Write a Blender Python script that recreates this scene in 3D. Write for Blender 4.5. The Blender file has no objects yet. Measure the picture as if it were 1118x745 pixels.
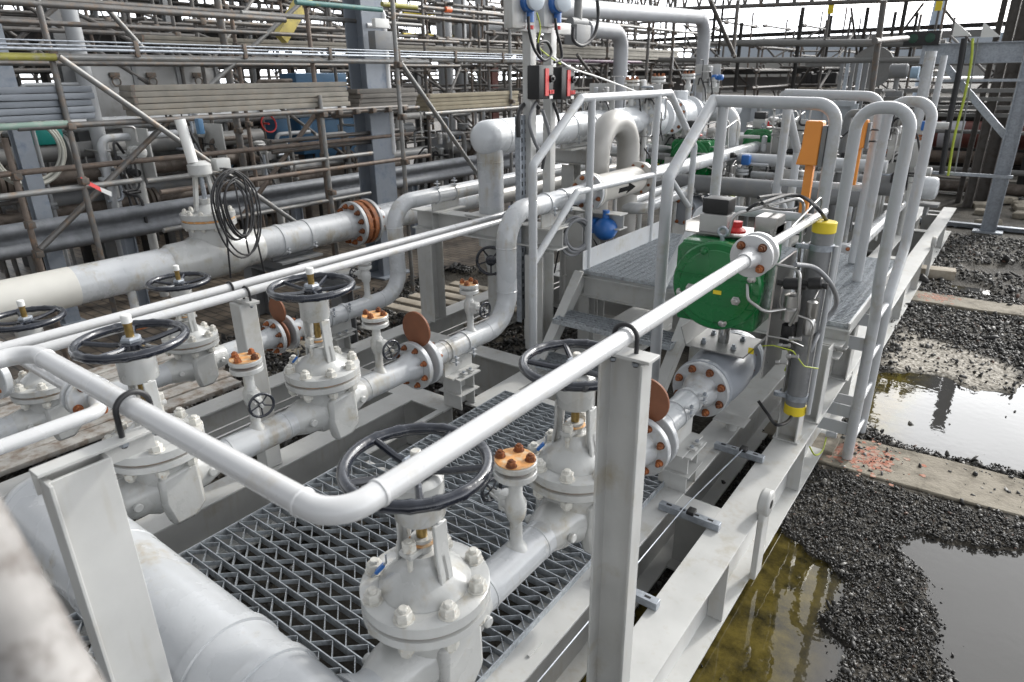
import bpy, math, random
import numpy as np
from mathutils import Vector, Matrix, noise
random.seed(7)
R_ = math.radians
SC = bpy.context.scene

# ------------------------------------------------------------------ camera
CAM = Vector((0, 0, 2.1))
FPX = 721.83
AX = Vector((0.8013, 0.2118, -0.5594)); AY = Vector((0.5982, -0.3036, 0.7415)); AZ = Vector((-0.0129, -0.9289, -0.3701))
def solve_axes():
    ax, ay = 1141 - 559, 77 - 372.5
    bx, by = 584 - 559, 2185 - 372.5
    f = math.sqrt(-(ax * bx + ay * by))
    y = Vector((ax, ay, f)).normalized(); z = -Vector((bx, by, f)).normalized()
    return f, y.cross(z), y, z
FPX, AX, AY, AZ = solve_axes()
cam = bpy.data.cameras.new('camera'); camo = bpy.data.objects.new('camera', cam); SC.collection.objects.link(camo)
cam.sensor_width = 36; cam.lens = FPX / 1118 * 36
m3 = Matrix((AX, AY, AZ))            # rows: world axes in camera (right, down, forward)
# blender camera axes: x right, y up, z backward
cw = Matrix(((AX[0], -AX[1], -AX[2]), (AY[0], -AY[1], -AY[2]), (AZ[0], -AZ[1], -AZ[2])))
camo.matrix_world = Matrix.Translation(CAM) @ cw.to_4x4()
cam.clip_start = 0.05; cam.clip_end = 600
cam.dof.use_dof = True; cam.dof.focus_distance = 3.3; cam.dof.aperture_fstop = 4.2
SC.camera = camo
def P(x, y, X=None, Y=None, Z=None, D=None):
    "world point seen at photograph pixel x, y on the plane X=, Y= or Z=, or at depth D="
    d = m3 @ Vector((x - 559, y - 372.5, FPX))
    if D is not None: t = D / FPX
    elif X is not None: t = (X - CAM.x) / d.x
    elif Y is not None: t = (Y - CAM.y) / d.y
    else: t = (Z - CAM.z) / d.z
    return CAM + d * t

# ------------------------------------------------------------------ light
SUN_AZ = R_(15)      # from +Y towards +X
SUN_EL = R_(36)
w = bpy.data.worlds.new('World'); SC.world = w; w.use_nodes = True
nt = w.node_tree; nt.nodes.clear()
out = nt.nodes.new('ShaderNodeOutputWorld'); bg = nt.nodes.new('ShaderNodeBackground')
sky = nt.nodes.new('ShaderNodeTexSky'); sky.sky_type = 'NISHITA'; sky.sun_disc = False
sky.sun_elevation = SUN_EL; sky.sun_rotation = SUN_AZ
sky.air_density = 1.0; sky.dust_density = 6.0; sky.ozone_density = 1.0
hs = nt.nodes.new('ShaderNodeHueSaturation'); hs.inputs['Saturation'].default_value = 0.16
tx = nt.nodes.new('ShaderNodeTexCoord'); no = nt.nodes.new('ShaderNodeTexNoise'); no.inputs['Scale'].default_value = 2.2; no.inputs['Detail'].default_value = 5
mp = nt.nodes.new('ShaderNodeMapping'); mp.inputs['Scale'].default_value = (1, 1, 3)
mr = nt.nodes.new('ShaderNodeMapRange'); mr.inputs[1].default_value = .3; mr.inputs[2].default_value = .7; mr.inputs[3].default_value = .78; mr.inputs[4].default_value = 1.15
mx = nt.nodes.new('ShaderNodeMix'); mx.data_type = 'RGBA'; mx.blend_type = 'MULTIPLY'; mx.inputs['Factor'].default_value = 1
L = nt.links
L.new(tx.outputs['Generated'], mp.inputs[0]); L.new(mp.outputs[0], no.inputs['Vector']); L.new(no.outputs[0], mr.inputs[0])
cl = nt.nodes.new('ShaderNodeMix'); cl.data_type = 'RGBA'; cl.blend_type = 'DARKEN'; cl.inputs['Factor'].default_value = 1; cl.inputs['B'].default_value = (24, 24.2, 24.5, 1)
li = nt.nodes.new('ShaderNodeMix'); li.data_type = 'RGBA'; li.blend_type = 'LIGHTEN'; li.inputs['Factor'].default_value = 1; li.inputs['B'].default_value = (6.8, 7.0, 7.3, 1)
L.new(sky.outputs[0], hs.inputs['Color']); L.new(hs.outputs[0], cl.inputs['A']); L.new(cl.outputs['Result'], li.inputs['A']); L.new(li.outputs['Result'], mx.inputs['A']); L.new(mr.outputs[0], mx.inputs['B'])
L.new(mx.outputs['Result'], bg.inputs[0]); L.new(bg.outputs[0], out.inputs[0])
# broad brightening of the cloud layer towards the veiled sun and towards the horizon below it
dp = nt.nodes.new('ShaderNodeVectorMath'); dp.operation = 'DOT_PRODUCT'; dp.inputs[1].default_value = (math.sin(SUN_AZ), math.cos(SUN_AZ), 0)
r1 = nt.nodes.new('ShaderNodeMapRange'); r1.inputs[1].default_value = -1; r1.inputs[2].default_value = 1; r1.inputs[3].default_value = .24; r1.inputs[4].default_value = 1.65
sz = nt.nodes.new('ShaderNodeSeparateXYZ'); r2 = nt.nodes.new('ShaderNodeMapRange'); r2.inputs[1].default_value = .05; r2.inputs[2].default_value = .55; r2.inputs[3].default_value = 3.2; r2.inputs[4].default_value = .95
mm_ = nt.nodes.new('ShaderNodeMath'); mm_.operation = 'MULTIPLY'; m2_ = nt.nodes.new('ShaderNodeVectorMath'); m2_.operation = 'SCALE'
L.new(tx.outputs['Generated'], dp.inputs[0]); L.new(dp.outputs['Value'], r1.inputs[0]); L.new(tx.outputs['Generated'], sz.inputs[0]); L.new(sz.outputs['Z'], r2.inputs[0])
L.new(r1.outputs[0], mm_.inputs[0]); L.new(r2.outputs[0], mm_.inputs[1]); L.new(mx.outputs['Result'], m2_.inputs[0]); L.new(mm_.outputs[0], m2_.inputs['Scale']); L.new(m2_.outputs[0], bg.inputs[0])
bg.inputs[1].default_value = 0.15
sun = bpy.data.lights.new('sun', 'SUN'); sun.energy = 2.6; sun.angle = R_(4); sun.color = (1, .965, .9)
so = bpy.data.objects.new('sun', sun); SC.collection.objects.link(so)
sd = Vector((math.sin(SUN_AZ) * math.cos(SUN_EL), math.cos(SUN_AZ) * math.cos(SUN_EL), math.sin(SUN_EL)))
so.rotation_euler = sd.to_track_quat('Z', 'Y').to_euler(); so.location = (0, 0, 20)
SC.view_settings.view_transform = 'Standard'; SC.view_settings.look = 'None'
SC.view_settings.exposure = -0.2; SC.view_settings.gamma = 1
SC.cycles.max_bounces = 6; SC.cycles.diffuse_bounces = 3; SC.cycles.glossy_bounces = 3

# ------------------------------------------------------------------ materials
MATS = {}
def mat(name, col, rough=.5, metal=0, var=.08, vscale=6, dirt=None, dscale=9, damt=.5, bump=0, bscale=60, coat=0, spec=.5, orand=0, streak=0):
    """painted or bare surface: base colour with soft large variation, patches of a second colour, fine bump"""
    if name in MATS: return MATS[name]
    m = bpy.data.materials.new(name); m.use_nodes = True; n = m.node_tree.nodes; l = m.node_tree.links
    b = n['Principled BSDF']; b.inputs['Roughness'].default_value = rough; b.inputs['Metallic'].default_value = metal
    b.inputs['Coat Weight'].default_value = coat; b.inputs['Coat Roughness'].default_value = .08; b.inputs['Specular IOR Level'].default_value = spec
    g = n.new('ShaderNodeNewGeometry')
    t = n.new('ShaderNodeTexNoise'); t.inputs['Scale'].default_value = vscale; t.inputs['Detail'].default_value = 6; l.new(g.outputs['Position'], t.inputs['Vector'])
    r = n.new('ShaderNodeMapRange'); r.inputs[1].default_value = .3; r.inputs[2].default_value = .7
    r.inputs[3].default_value = 1 - var; r.inputs[4].default_value = 1 + var * .6; l.new(t.outputs[0], r.inputs[0])
    mu = n.new('ShaderNodeMix'); mu.data_type = 'RGBA'; mu.blend_type = 'MULTIPLY'; mu.inputs['Factor'].default_value = 1
    mu.inputs['A'].default_value = (*col, 1); l.new(r.outputs[0], mu.inputs['B'])
    cur = mu.outputs['Result']
    if dirt:
        t2 = n.new('ShaderNodeTexNoise'); t2.inputs['Scale'].default_value = dscale; t2.inputs['Detail'].default_value = 9; t2.inputs['Roughness'].default_value = .65
        l.new(g.outputs['Position'], t2.inputs['Vector'])
        r2 = n.new('ShaderNodeMapRange'); r2.inputs[1].default_value = .62 - .2 * damt; r2.inputs[2].default_value = .78 - .12 * damt; l.new(t2.outputs[0], r2.inputs[0])
        m2 = n.new('ShaderNodeMix'); m2.data_type = 'RGBA'; l.new(r2.outputs[0], m2.inputs['Factor']); l.new(cur, m2.inputs['A']); m2.inputs['B'].default_value = (*dirt, 1)
        cur = m2.outputs['Result']
    if streak:
        mp_ = n.new('ShaderNodeMapping'); mp_.inputs['Scale'].default_value = (34, 34, 3.5); l.new(g.outputs['Position'], mp_.inputs[0])
        t5 = n.new('ShaderNodeTexNoise'); t5.inputs['Scale'].default_value = 1; t5.inputs['Detail'].default_value = 5; l.new(mp_.outputs[0], t5.inputs['Vector'])
        t6 = n.new('ShaderNodeTexNoise'); t6.inputs['Scale'].default_value = 4.5; t6.inputs['Detail'].default_value = 3; l.new(g.outputs['Position'], t6.inputs['Vector'])
        ml = n.new('ShaderNodeMath'); ml.operation = 'MULTIPLY'; l.new(t5.outputs[0], ml.inputs[0]); l.new(t6.outputs[0], ml.inputs[1])
        r5 = n.new('ShaderNodeMapRange'); r5.inputs[1].default_value = .30; r5.inputs[2].default_value = .44; r5.inputs[4].default_value = streak; l.new(ml.outputs[0], r5.inputs[0])
        m5 = n.new('ShaderNodeMix'); m5.data_type = 'RGBA'; l.new(r5.outputs[0], m5.inputs['Factor']); l.new(cur, m5.inputs['A']); m5.inputs['B'].default_value = (.30, .23, .13, 1); cur = m5.outputs['Result']
    if orand:
        oi = n.new('ShaderNodeObjectInfo'); r6_ = n.new('ShaderNodeMapRange'); r6_.inputs[3].default_value = 1 - orand; r6_.inputs[4].default_value = 1 + orand * .9; l.new(oi.outputs['Random'], r6_.inputs[0])
        m6 = n.new('ShaderNodeMix'); m6.data_type = 'RGBA'; m6.blend_type = 'MULTIPLY'; m6.inputs['Factor'].default_value = 1; l.new(cur, m6.inputs['A']); l.new(r6_.outputs[0], m6.inputs['B']); cur = m6.outputs['Result']
    l.new(cur, b.inputs['Base Color'])
    rr = n.new('ShaderNodeMapRange'); rr.inputs[3].default_value = max(.02, rough - .08); rr.inputs[4].default_value = rough + .1; l.new(t.outputs[0], rr.inputs[0]); l.new(rr.outputs[0], b.inputs['Roughness'])
    if bump:
        t3 = n.new('ShaderNodeTexNoise'); t3.inputs['Scale'].default_value = bscale; t3.inputs['Detail'].default_value = 4; l.new(g.outputs['Position'], t3.inputs['Vector'])
        bp = n.new('ShaderNodeBump'); bp.inputs['Strength'].default_value = bump; bp.inputs['Distance'].default_value = .004; l.new(t3.outputs[0], bp.inputs['Height']); l.new(bp.outputs[0], b.inputs['Normal'])
    MATS[name] = m; return m
PIPE = mat('pipe_paint', (.45, .465, .48), .27, var=.09, dirt=(.36, .345, .30), dscale=4.5, damt=.4, coat=.4, bump=.15, bscale=45, streak=.35)
CAST = mat('cast_body_paint', (.46, .465, .455), .27, var=.10, dirt=(.37, .34, .27), dscale=9, damt=.32, coat=.45, bump=.16, bscale=60, streak=.3)
FRAME = mat('frame_paint', (.47, .472, .46), .4, var=.10, dirt=(.36, .33, .27), dscale=5, damt=.28, bump=.06, bscale=40, streak=.22)
RAILW = mat('rail_paint', (.52, .525, .53), .27, var=.06, dirt=(.45, .42, .36), dscale=8, damt=.28, coat=.35, bump=.08)
HAND = mat('handrail_paint', (.43, .445, .46), .33, var=.07, dirt=(.33, .315, .27), dscale=6, damt=.3, coat=.15, bump=.06, streak=.2)
GUNI = mat('gunmetal_unpainted_pipe', (.40, .39, .37), .42, metal=.25, var=.1)
BEIGE = mat('strainer_beige_paint', (.50, .48, .44), .4, var=.08)
RUST = mat('rusty_nut', (.27, .088, .026), .75, var=.5, vscale=40, dirt=(.10, .035, .018), dscale=70, damt=.8, bump=.6, bscale=150, orand=.45)
RUSTO = mat('rust_orange_stain', (.62, .30, .10), .6, var=.3, vscale=30, dirt=(.50, .44, .32), dscale=28, damt=.8, orand=.2)
BLIND = mat('oxide_paddle_paint', (.20, .075, .035), .55, var=.15, vscale=12, bump=.2)
RUSTF = mat('rusty_flange', (.33, .12, .045), .7, var=.4, vscale=25, dirt=(.16, .06, .03), dscale=20, damt=.8, bump=.3)
WHEEL = mat('handwheel_dark_paint', (.012, .015, .024), .2, var=.3, vscale=20, coat=.5, dirt=(.10, .10, .11), dscale=30, damt=.15, bump=.25, bscale=70)
BRASS = mat('greased_brass_stem', (.32, .22, .08), .35, metal=.8, var=.3, vscale=50)
NUTW = mat('painted_nut', (.55, .54, .50), .4, var=.15, vscale=60, dirt=(.36, .24, .12), dscale=55, damt=.25, orand=.12)
CHROME = mat('polished_steel', (.62, .62, .62), .12, metal=1, var=.05)
STAIN = mat('stainless_steel', (.46, .455, .445), .3, metal=.9, var=.1, vscale=14)
GREEN = mat('green_enamel', (.0, .14, .03), .26, var=.10, vscale=8, dirt=(.008, .11, .03), dscale=12, damt=.5, coat=.35, bump=.1, bscale=30)
GALV = mat('galvanised_steel', (.36, .39, .43), .42, metal=.55, var=.22, vscale=38, dirt=(.26, .28, .31), dscale=16, damt=.6)
GRATE = mat('grating_steel', (.42, .45, .48), .36, metal=.45, var=.3, vscale=60, dirt=(.16, .165, .17), dscale=20, damt=.4)
CONDUIT = mat('grey_conduit', (.24, .245, .25), .42, metal=.35, var=.12, dirt=(.34, .34, .35), dscale=12, damt=.5)
SCAF = mat('scaffold_tube_steel', (.135, .13, .125), .48, metal=.45, var=.25, vscale=9, dirt=(.16, .115, .08), dscale=14, damt=.7, bump=.2)
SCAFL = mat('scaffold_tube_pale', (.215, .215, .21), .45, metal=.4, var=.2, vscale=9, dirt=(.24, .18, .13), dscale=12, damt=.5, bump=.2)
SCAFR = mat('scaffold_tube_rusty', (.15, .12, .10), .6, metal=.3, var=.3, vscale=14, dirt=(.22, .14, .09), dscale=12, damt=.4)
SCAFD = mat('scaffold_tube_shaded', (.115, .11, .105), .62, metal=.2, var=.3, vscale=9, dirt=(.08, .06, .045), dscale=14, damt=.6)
BARR = mat('barrier_zinc', (.185, .195, .21), .55, metal=.35, var=.2, vscale=12, dirt=(.13, .14, .15), dscale=9, damt=.6)
COUP = mat('coupler_steel', (.13, .115, .10), .6, metal=.4, var=.3, vscale=30, dirt=(.16, .08, .04), dscale=30, damt=.6)
BOARD = mat('scaffold_board', (.215, .20, .17), .7, var=.22, vscale=7, dirt=(.22, .19, .15), dscale=10, damt=.6, bump=.3)
BOARDG = mat('metal_toe_board', (.15, .165, .185), .5, metal=.4, var=.15)
STEELB = mat('blue_grey_column', (.22, .245, .28), .5, var=.14, dirt=(.13, .16, .21), dscale=6, damt=.5)
STEELG = mat('grey_structure', (.17, .175, .18), .5, var=.12, dirt=(.2, .19, .17), dscale=5, damt=.5)
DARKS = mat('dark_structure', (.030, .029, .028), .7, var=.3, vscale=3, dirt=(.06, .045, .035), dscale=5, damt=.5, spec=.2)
RUSTP = mat('brown_old_pipe', (.10, .08, .065), .65, var=.3, vscale=12, dirt=(.19, .16, .14), dscale=9, damt=.6)
MIDG = mat('mid_grey_pipe', (.18, .18, .175), .5, var=.2, dirt=(.15, .14, .13), dscale=6, damt=.5)
SHEET = mat('cladding_sheet', (.27, .27, .265), .36, metal=.5, var=.12, vscale=2, dirt=(.17, .16, .15), dscale=2.5, damt=.5)
BLUE = mat('blue_enamel', (.02, .13, .42), .35, var=.1, coat=.3)
BLUEM = mat('blue_machine_paint', (.03, .10, .19), .5, var=.15)
ORANGE = mat('orange_plastic', (.80, .30, .055), .42, var=.05)
YELLOW = mat('yellow_plastic', (.75, .58, .03), .45, var=.05)
REDP = mat('red_plastic', (.52, .015, .015), .4, var=.1)
REDW = mat('red_lead_paint', (.17, .055, .045), .5, var=.15)
BLACK = mat('black_plastic', (.014, .014, .015), .42, var=.2)
RUBBER = mat('black_rubber', (.018, .018, .02), .5, var=.2)
GREYH = mat('grey_hose', (.2, .205, .215), .45, var=.1)
WHITE = mat('white_plastic', (.7, .7, .68), .45, var=.05)
WOOD = mat('pale_timber', (.36, .32, .26), .8, var=.2, vscale=5, dirt=(.24, .20, .15), dscale=8, damt=.7, bump=.4)
PALE = mat('pale_blue_tower', (.42, .50, .60), .6, var=.06)
CONC = mat('concrete', (.33, .295, .235), .85, var=.3, vscale=5, dirt=(.12, .105, .08), dscale=5, damt=1.15, bump=1, bscale=55)
CONCO = mat('orange_marking_paint', (.36, .135, .085), .9, var=.25, vscale=9, dirt=(.40, .35, .29), dscale=22, damt=.9, bump=.6)
STONE = mat('stone_chips', (.062, .062, .064), .5, var=.5, vscale=45, dirt=(.15, .145, .14), dscale=60, damt=.3)
YG = mat('yellow_green_cable', (.42, .50, .05), .5, var=.2)
INSUL = mat('glossy_white_cladding', (.56, .58, .60), .25, var=.04, coat=.3)

# ------------------------------------------------------------------ mesh building
class MB:
    def __init__(s): s.v = []; s.f = []
    def add(s, vs, fs):
        o = len(s.v); s.v += [tuple(x) for x in vs]; s.f += [tuple(i + o for i in f) for f in fs]; return s
    def box(s, c, size, rot=None, b=0):
        hx, hy, hz = size[0] / 2, size[1] / 2, size[2] / 2
        c = Vector(c)
        if b <= 0:
            vs = [Vector((x, y, z)) for x in (-hx, hx) for y in (-hy, hy) for z in (-hz, hz)]
            fs = [(0, 1, 3, 2), (4, 6, 7, 5), (0, 4, 5, 1), (2, 3, 7, 6), (0, 2, 6, 4), (1, 5, 7, 3)]
        else:
            b = min(b, hx * .9, hy * .9, hz * .9)
            import bmesh
            bm = bmesh.new(); bmesh.ops.create_cube(bm, size=1)
            for v in bm.verts: v.co = Vector((v.co.x * 2 * hx, v.co.y * 2 * hy, v.co.z * 2 * hz))
            bmesh.ops.bevel(bm, geom=bm.edges[:], offset=b, segments=2, affect='EDGES', profile=.6)
            bm.verts.index_update(); vs = [v.co.copy() for v in bm.verts]; fs = [tuple(v.index for v in f.verts) for f in bm.faces]; bm.free()
        if rot is not None: vs = [rot @ v for v in vs]
        return s.add([c + v for v in vs], fs)
    def beam(s, p0, p1, w, h, up=(0, 0, 1), b=0):
        p0 = Vector(p0); p1 = Vector(p1); d = (p1 - p0); L_ = d.length; y = d.normalized()
        x = y.cross(Vector(up)).normalized(); z = x.cross(y)
        rot = Matrix((x, y, z)).transposed()
        return s.box((p0 + p1) / 2, (w, L_, h), rot, b)
    def frame(s, d):
        d = Vector(d).normalized(); a = Vector((0, 0, 1)) if abs(d.z) < .9 else Vector((1, 0, 0))
        u = d.cross(a).normalized(); return u, d.cross(u).normalized(), d
    def lathe(s, o, axis, prof, seg=32, cap=True):
        u, v, d = s.frame(axis); o = Vector(o); vs = []; fs = []
        for r, t in prof:
            for k in range(seg):
                a = 2 * math.pi * k / seg
                vs.append(o + d * t + (u * math.cos(a) + v * math.sin(a)) * max(r, 1e-5))
        n = len(prof)
        for i in range(n - 1):
            for k in range(seg):
                k2 = (k + 1) % seg; fs.append((i * seg + k, i * seg + k2, (i + 1) * seg + k2, (i + 1) * seg + k))
        if cap: fs.append(tuple(range(seg - 1, -1, -1))); fs.append(tuple((n - 1) * seg + k for k in range(seg)))
        return s.add(vs, fs)
    def cyl(s, p0, p1, r, r1=None, seg=24, ch=0):
        p0 = Vector(p0); p1 = Vector(p1); L_ = (p1 - p0).length; r1 = r if r1 is None else r1
        pr = [(r, 0), (r1, L_)] if not ch else [(r - ch, 0), (r, ch), (r1, L_ - ch), (r1 - ch, L_)]
        return s.lathe(p0, p1 - p0, pr, seg)
    def disc(s, c, axis, r, t, seg=32, ch=.003, hole=None):
        return s.lathe(c, axis, [(r - ch, 0), (r, ch), (r, t - ch), (r - ch, t)], seg)
    def tube(s, pts, r, bend=0, seg=14, closed=False, wob=None):
        P_ = [Vector(p) for p in pts]; path = []
        if bend > 0 and len(P_) > 2:
            path.append(P_[0])
            for i in range(1, len(P_) - 1):
                a = (P_[i - 1] - P_[i]); c = (P_[i + 1] - P_[i]); la, lc = a.length, c.length; a.normalize(); c.normalize()
                ang = a.angle(c); t = min(bend / math.tan(ang / 2), la * .49, lc * .49) if ang < 3.1 else 0
                if t <= 0: path.append(P_[i]); continue
                rr = t * math.tan(ang / 2); bis = (a + c).normalized(); cen = P_[i] + bis * (rr / math.sin(ang / 2))
                s0 = P_[i] + a * t - cen; s1 = P_[i] + c * t - cen; th = s0.angle(s1); n = max(3, int(th / .2)) + 1
                axx = s0.cross(s1).normalized()
                for k in range(n + 1): path.append(cen + Matrix.Rotation(th * k / n, 3, axx) @ s0)
            path.append(P_[-1])
        else: path = P_
        n = len(path); vs = []; fs = []; u = None
        for i, p in enumerate(path):
            if closed: d = (path[(i + 1) % n] - path[i - 1]).normalized()
            else: d = (path[min(i + 1, n - 1)] - path[max(i - 1, 0)]).normalized()
            if u is None: u, v, _ = s.frame(d)
            else:
                u = (u - d * u.dot(d)).normalized(); v = d.cross(u)
            ri = r if wob is None else r * wob(i)
            for k in range(seg):
                a = 2 * math.pi * k / seg; vs.append(p + (u * math.cos(a) + v * math.sin(a)) * ri)
        m = n if closed else n - 1
        for i in range(m):
            i2 = (i + 1) % n
            for k in range(seg):
                k2 = (k + 1) % seg; fs.append((i * seg + k, i * seg + k2, i2 * seg + k2, i2 * seg + k))
        if not closed: fs.append(tuple(range(seg - 1, -1, -1))); fs.append(tuple((n - 1) * seg + k for k in range(seg)))
        return s.add(vs, fs)
    def torus(s, c, axis, R, r, seg=40, rs=12, wob=None):
        u, v, d = s.frame(axis); c = Vector(c)
        return s.tube([c + (u * math.cos(2 * math.pi * k / seg) + v * math.sin(2 * math.pi * k / seg)) * R for k in range(seg)], r, seg=rs, closed=True, wob=wob)
    def prism(s, poly, o, u, v, depth):
        "2-D outline poly in the u, v plane at o, pushed along u x v by depth"
        o = Vector(o); u = Vector(u).normalized(); v = Vector(v).normalized(); w_ = u.cross(v) * depth
        n = len(poly); a = [o + u * x + v * y for x, y in poly]; vs = a + [p + w_ for p in a]
        fs = [tuple(range(n - 1, -1, -1)), tuple(range(n, 2 * n))] + [(i, (i + 1) % n, n + (i + 1) % n, n + i) for i in range(n)]
        return s.add(vs, fs)
    def section(s, p0, p1, poly, up=(0, 0, 1)):
        "profile poly (side, up) swept straight from p0 to p1"
        p0 = Vector(p0); p1 = Vector(p1); y = (p1 - p0).normalized(); x = y.cross(Vector(up)).normalized(); z = x.cross(y)
        n = len(poly); a = [p0 + x * q[0] + z * q[1] for q in poly]; vs = a + [p + (p1 - p0) for p in a]
        fs = [tuple(range(n)), tuple(range(2 * n - 1, n - 1, -1))] + [(i, n + i, n + (i + 1) % n, (i + 1) % n) for i in range(n)]
        return s.add(vs, fs)
    def sphere(s, c, r, seg=20, sc=(1, 1, 1)):
        prof = [(r * math.sin(math.pi * k / 10), -r * math.cos(math.pi * k / 10)) for k in range(11)]
        o = len(s.v); s.lathe(Vector(c), (0, 0, 1), prof, seg, cap=False)
        c = Vector(c)
        for i in range(o, len(s.v)):
            q = Vector(s.v[i]) - c; s.v[i] = tuple(c + Vector((q.x * sc[0], q.y * sc[1], q.z * sc[2])))
        return s
    def done(s, name, m, parent=None, bev=0, ang=38, org=None, **tags):
        off = Vector((0, 0, 0)); q = parent
        while q is not None: off += q.location; q = q.parent
        vs = np.array(s.v, float)
        loc = Vector((0, 0, 0))
        if org is not None: loc = off = Vector(org)
        elif parent is None:
            lo, hi = vs.min(0), vs.max(0); loc = Vector(((lo[0] + hi[0]) / 2, (lo[1] + hi[1]) / 2, lo[2])); off = loc
        vs -= np.array(off)
        me = bpy.data.meshes.new(name); me.from_pydata(vs.tolist(), [], s.f); me.materials.append(m)
        import bmesh
        bm = bmesh.new(); bm.from_mesh(me); bmesh.ops.recalc_face_normals(bm, faces=bm.faces); bm.to_mesh(me); bm.free()
        me.shade_smooth(); me.set_sharp_from_angle(angle=R_(ang))
        o = bpy.data.objects.new(name, me); SC.collection.objects.link(o); o.location = loc; o.parent = parent
        if bev:
            md = o.modifiers.new('edge', 'BEVEL'); md.width = bev; md.segments = 2; md.limit_method = 'ANGLE'; md.angle_limit = R_(40)
        for k, t in tags.items(): o[k] = t
        return o
def I_(w, h, tf=.013, tw=.009):
    a = w / 2; b = h / 2
    return [(-a, -b), (a, -b), (a, -b + tf), (tw / 2, -b + tf), (tw / 2, b - tf), (a, b - tf), (a, b), (-a, b), (-a, b - tf), (-tw / 2, b - tf), (-tw / 2, -b + tf), (-a, -b + tf)]
def Ch(w, h, tf=.011, tw=.008):
    "channel: web at left (x=-w/2), flanges pointing to +x"
    a = w / 2; b = h / 2
    return [(-a, -b), (a, -b), (a, -b + tf), (-a + tw, -b + tf), (-a + tw, b - tf), (a, b - tf), (a, b), (-a, b)]
def Lp(w, h, t=.008):
    return [(0, 0), (w, 0), (w, t), (t, t), (t, h), (0, h)]
def thing(name, label, cat, loc=(0, 0, 0), group=None):
    o = bpy.data.objects.new(name, None); o.empty_display_size = .1; SC.collection.objects.link(o); o.location = loc
    o['label'] = label; o['category'] = cat
    if group: o['group'] = group
    return o
def tg(label, cat, group=None):
    d = dict(label=label, category=cat)
    if group: d['group'] = group
    return d
def copy_tree(o, parent=None, label=None, loc=None, group=None):
    c = o.copy(); SC.collection.objects.link(c); c.parent = parent
    if label: c['label'] = label
    if group: c['group'] = group
    if loc is not None: c.location = loc
    for ch in list(o.children): copy_tree(ch, c)
    return c
_bolt = {}
def bolt_mesh(r, h, st, m, down):
    k = (round(r, 4), round(h, 4), round(st, 4), m.name, round(down, 4))
    if k in _bolt: return _bolt[k]
    b = MB(); b.lathe((0, 0, 0), (0, 0, 1), [(r * 1.22, 0), (r * 1.22, h * .10)], 20); b.lathe((0, 0, h * .1), (0, 0, 1), [(r * 1.0, 0), (r * 1.0, h * .80), (r * .88, h * .9)], 6)
    b.cyl((0, 0, h * .9), (0, 0, h + st), r * .55, seg=10, ch=r * .1)
    if down: b.cyl((0, 0, -down), (0, 0, .001), r * .55, seg=8); b.lathe((0, 0, -down - h), (0, 0, 1), [(r * .85, 0), (r, h * .15), (r, h)], 6); b.cyl((0, 0, -down - h - st), (0, 0, -down - h * .9), r * .55, seg=8)
    o = b.done('bolt', m, org=(0, 0, 0), ang=24); me = o.data; bpy.data.objects.remove(o); _bolt[k] = me; return me
def bolts(parent, c, axis, Rb, n, r, m, h=None, st=.008, down=0, ph=.5):
    h = h or r * 1.1; c = Vector(c); ax = Vector(axis).normalized(); u, v, d = MB().frame(ax)
    me = bolt_mesh(r, h, st, m, down); off = Vector((0, 0, 0)); q = parent
    while q is not None: off += q.location; q = q.parent
    lo, hi = 0, 0
    for i in range(n):
        a = 2 * math.pi * (i + ph) / n
        o = bpy.data.objects.new('bolt', me); SC.collection.objects.link(o); o.parent = parent
        o.location = c + (u * math.cos(a) + v * math.sin(a)) * Rb - off
        o.rotation_euler = (d.to_track_quat('Z', 'Y') @ Matrix.Rotation(random.random() * .6, 3, 'Z').to_quaternion()).to_euler()

# ------------------------------------------------------------------ ground
GZ = -0.42
def gpoly(px): return np.array([tuple(P(x, y, Z=GZ))[:2] for x, y in px])
def inpoly(pl, X, Y):
    ins = np.zeros(X.shape, bool); n = len(pl)
    for i in range(n):
        x0, y0 = pl[i]; x1, y1 = pl[(i + 1) % n]
        c = ((y0 > Y) != (y1 > Y)); t = np.where(c, (x1 - x0) * (Y - y0) / np.where(y1 == y0, 1e-9, y1 - y0) + x0, 0)
        ins ^= c & (X < t)
    return ins
PUD = [gpoly([(851, 569), (876, 596), (905, 615), (924, 636), (916, 660), (896, 674), (905, 690), (927, 706), (915, 722), (905, 745), (930, 800), (700, 860), (560, 800), (640, 745), (700, 650), (790, 640)]),
       gpoly([(972, 591), (1004, 585), (1039, 587), (1074, 596), (1330, 612), (1400, 900), (1060, 830), (1042, 745), (1031, 720), (1020, 695), (1020, 671), (1010, 652), (1007, 626), (988, 607)]),
       gpoly([(905, 412), (955, 405), (999, 406), (1037, 411), (1062, 424), (1106, 428), (1130, 403), (1260, 400), (1300, 560), (1118, 516), (1067, 505), (1022, 493), (981, 482), (948, 464), (920, 448)]),
       gpoly([(1027, 304), (1055, 302), (1083, 312), (1085, 320), (1050, 319)]), gpoly([(1048, 287), (1100, 286), (1180, 296), (1180, 306), (1100, 301), (1060, 296)]),
       gpoly([(480, 296), (570, 300), (585, 330), (540, 345), (470, 350), (436, 338)])]
SAND = gpoly([(960, 400), (975, 372), (1000, 362), (1022, 372), (1060, 388), (1090, 396), (1118, 410), (1106, 432), (1062, 428), (1037, 413), (999, 408)])
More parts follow.
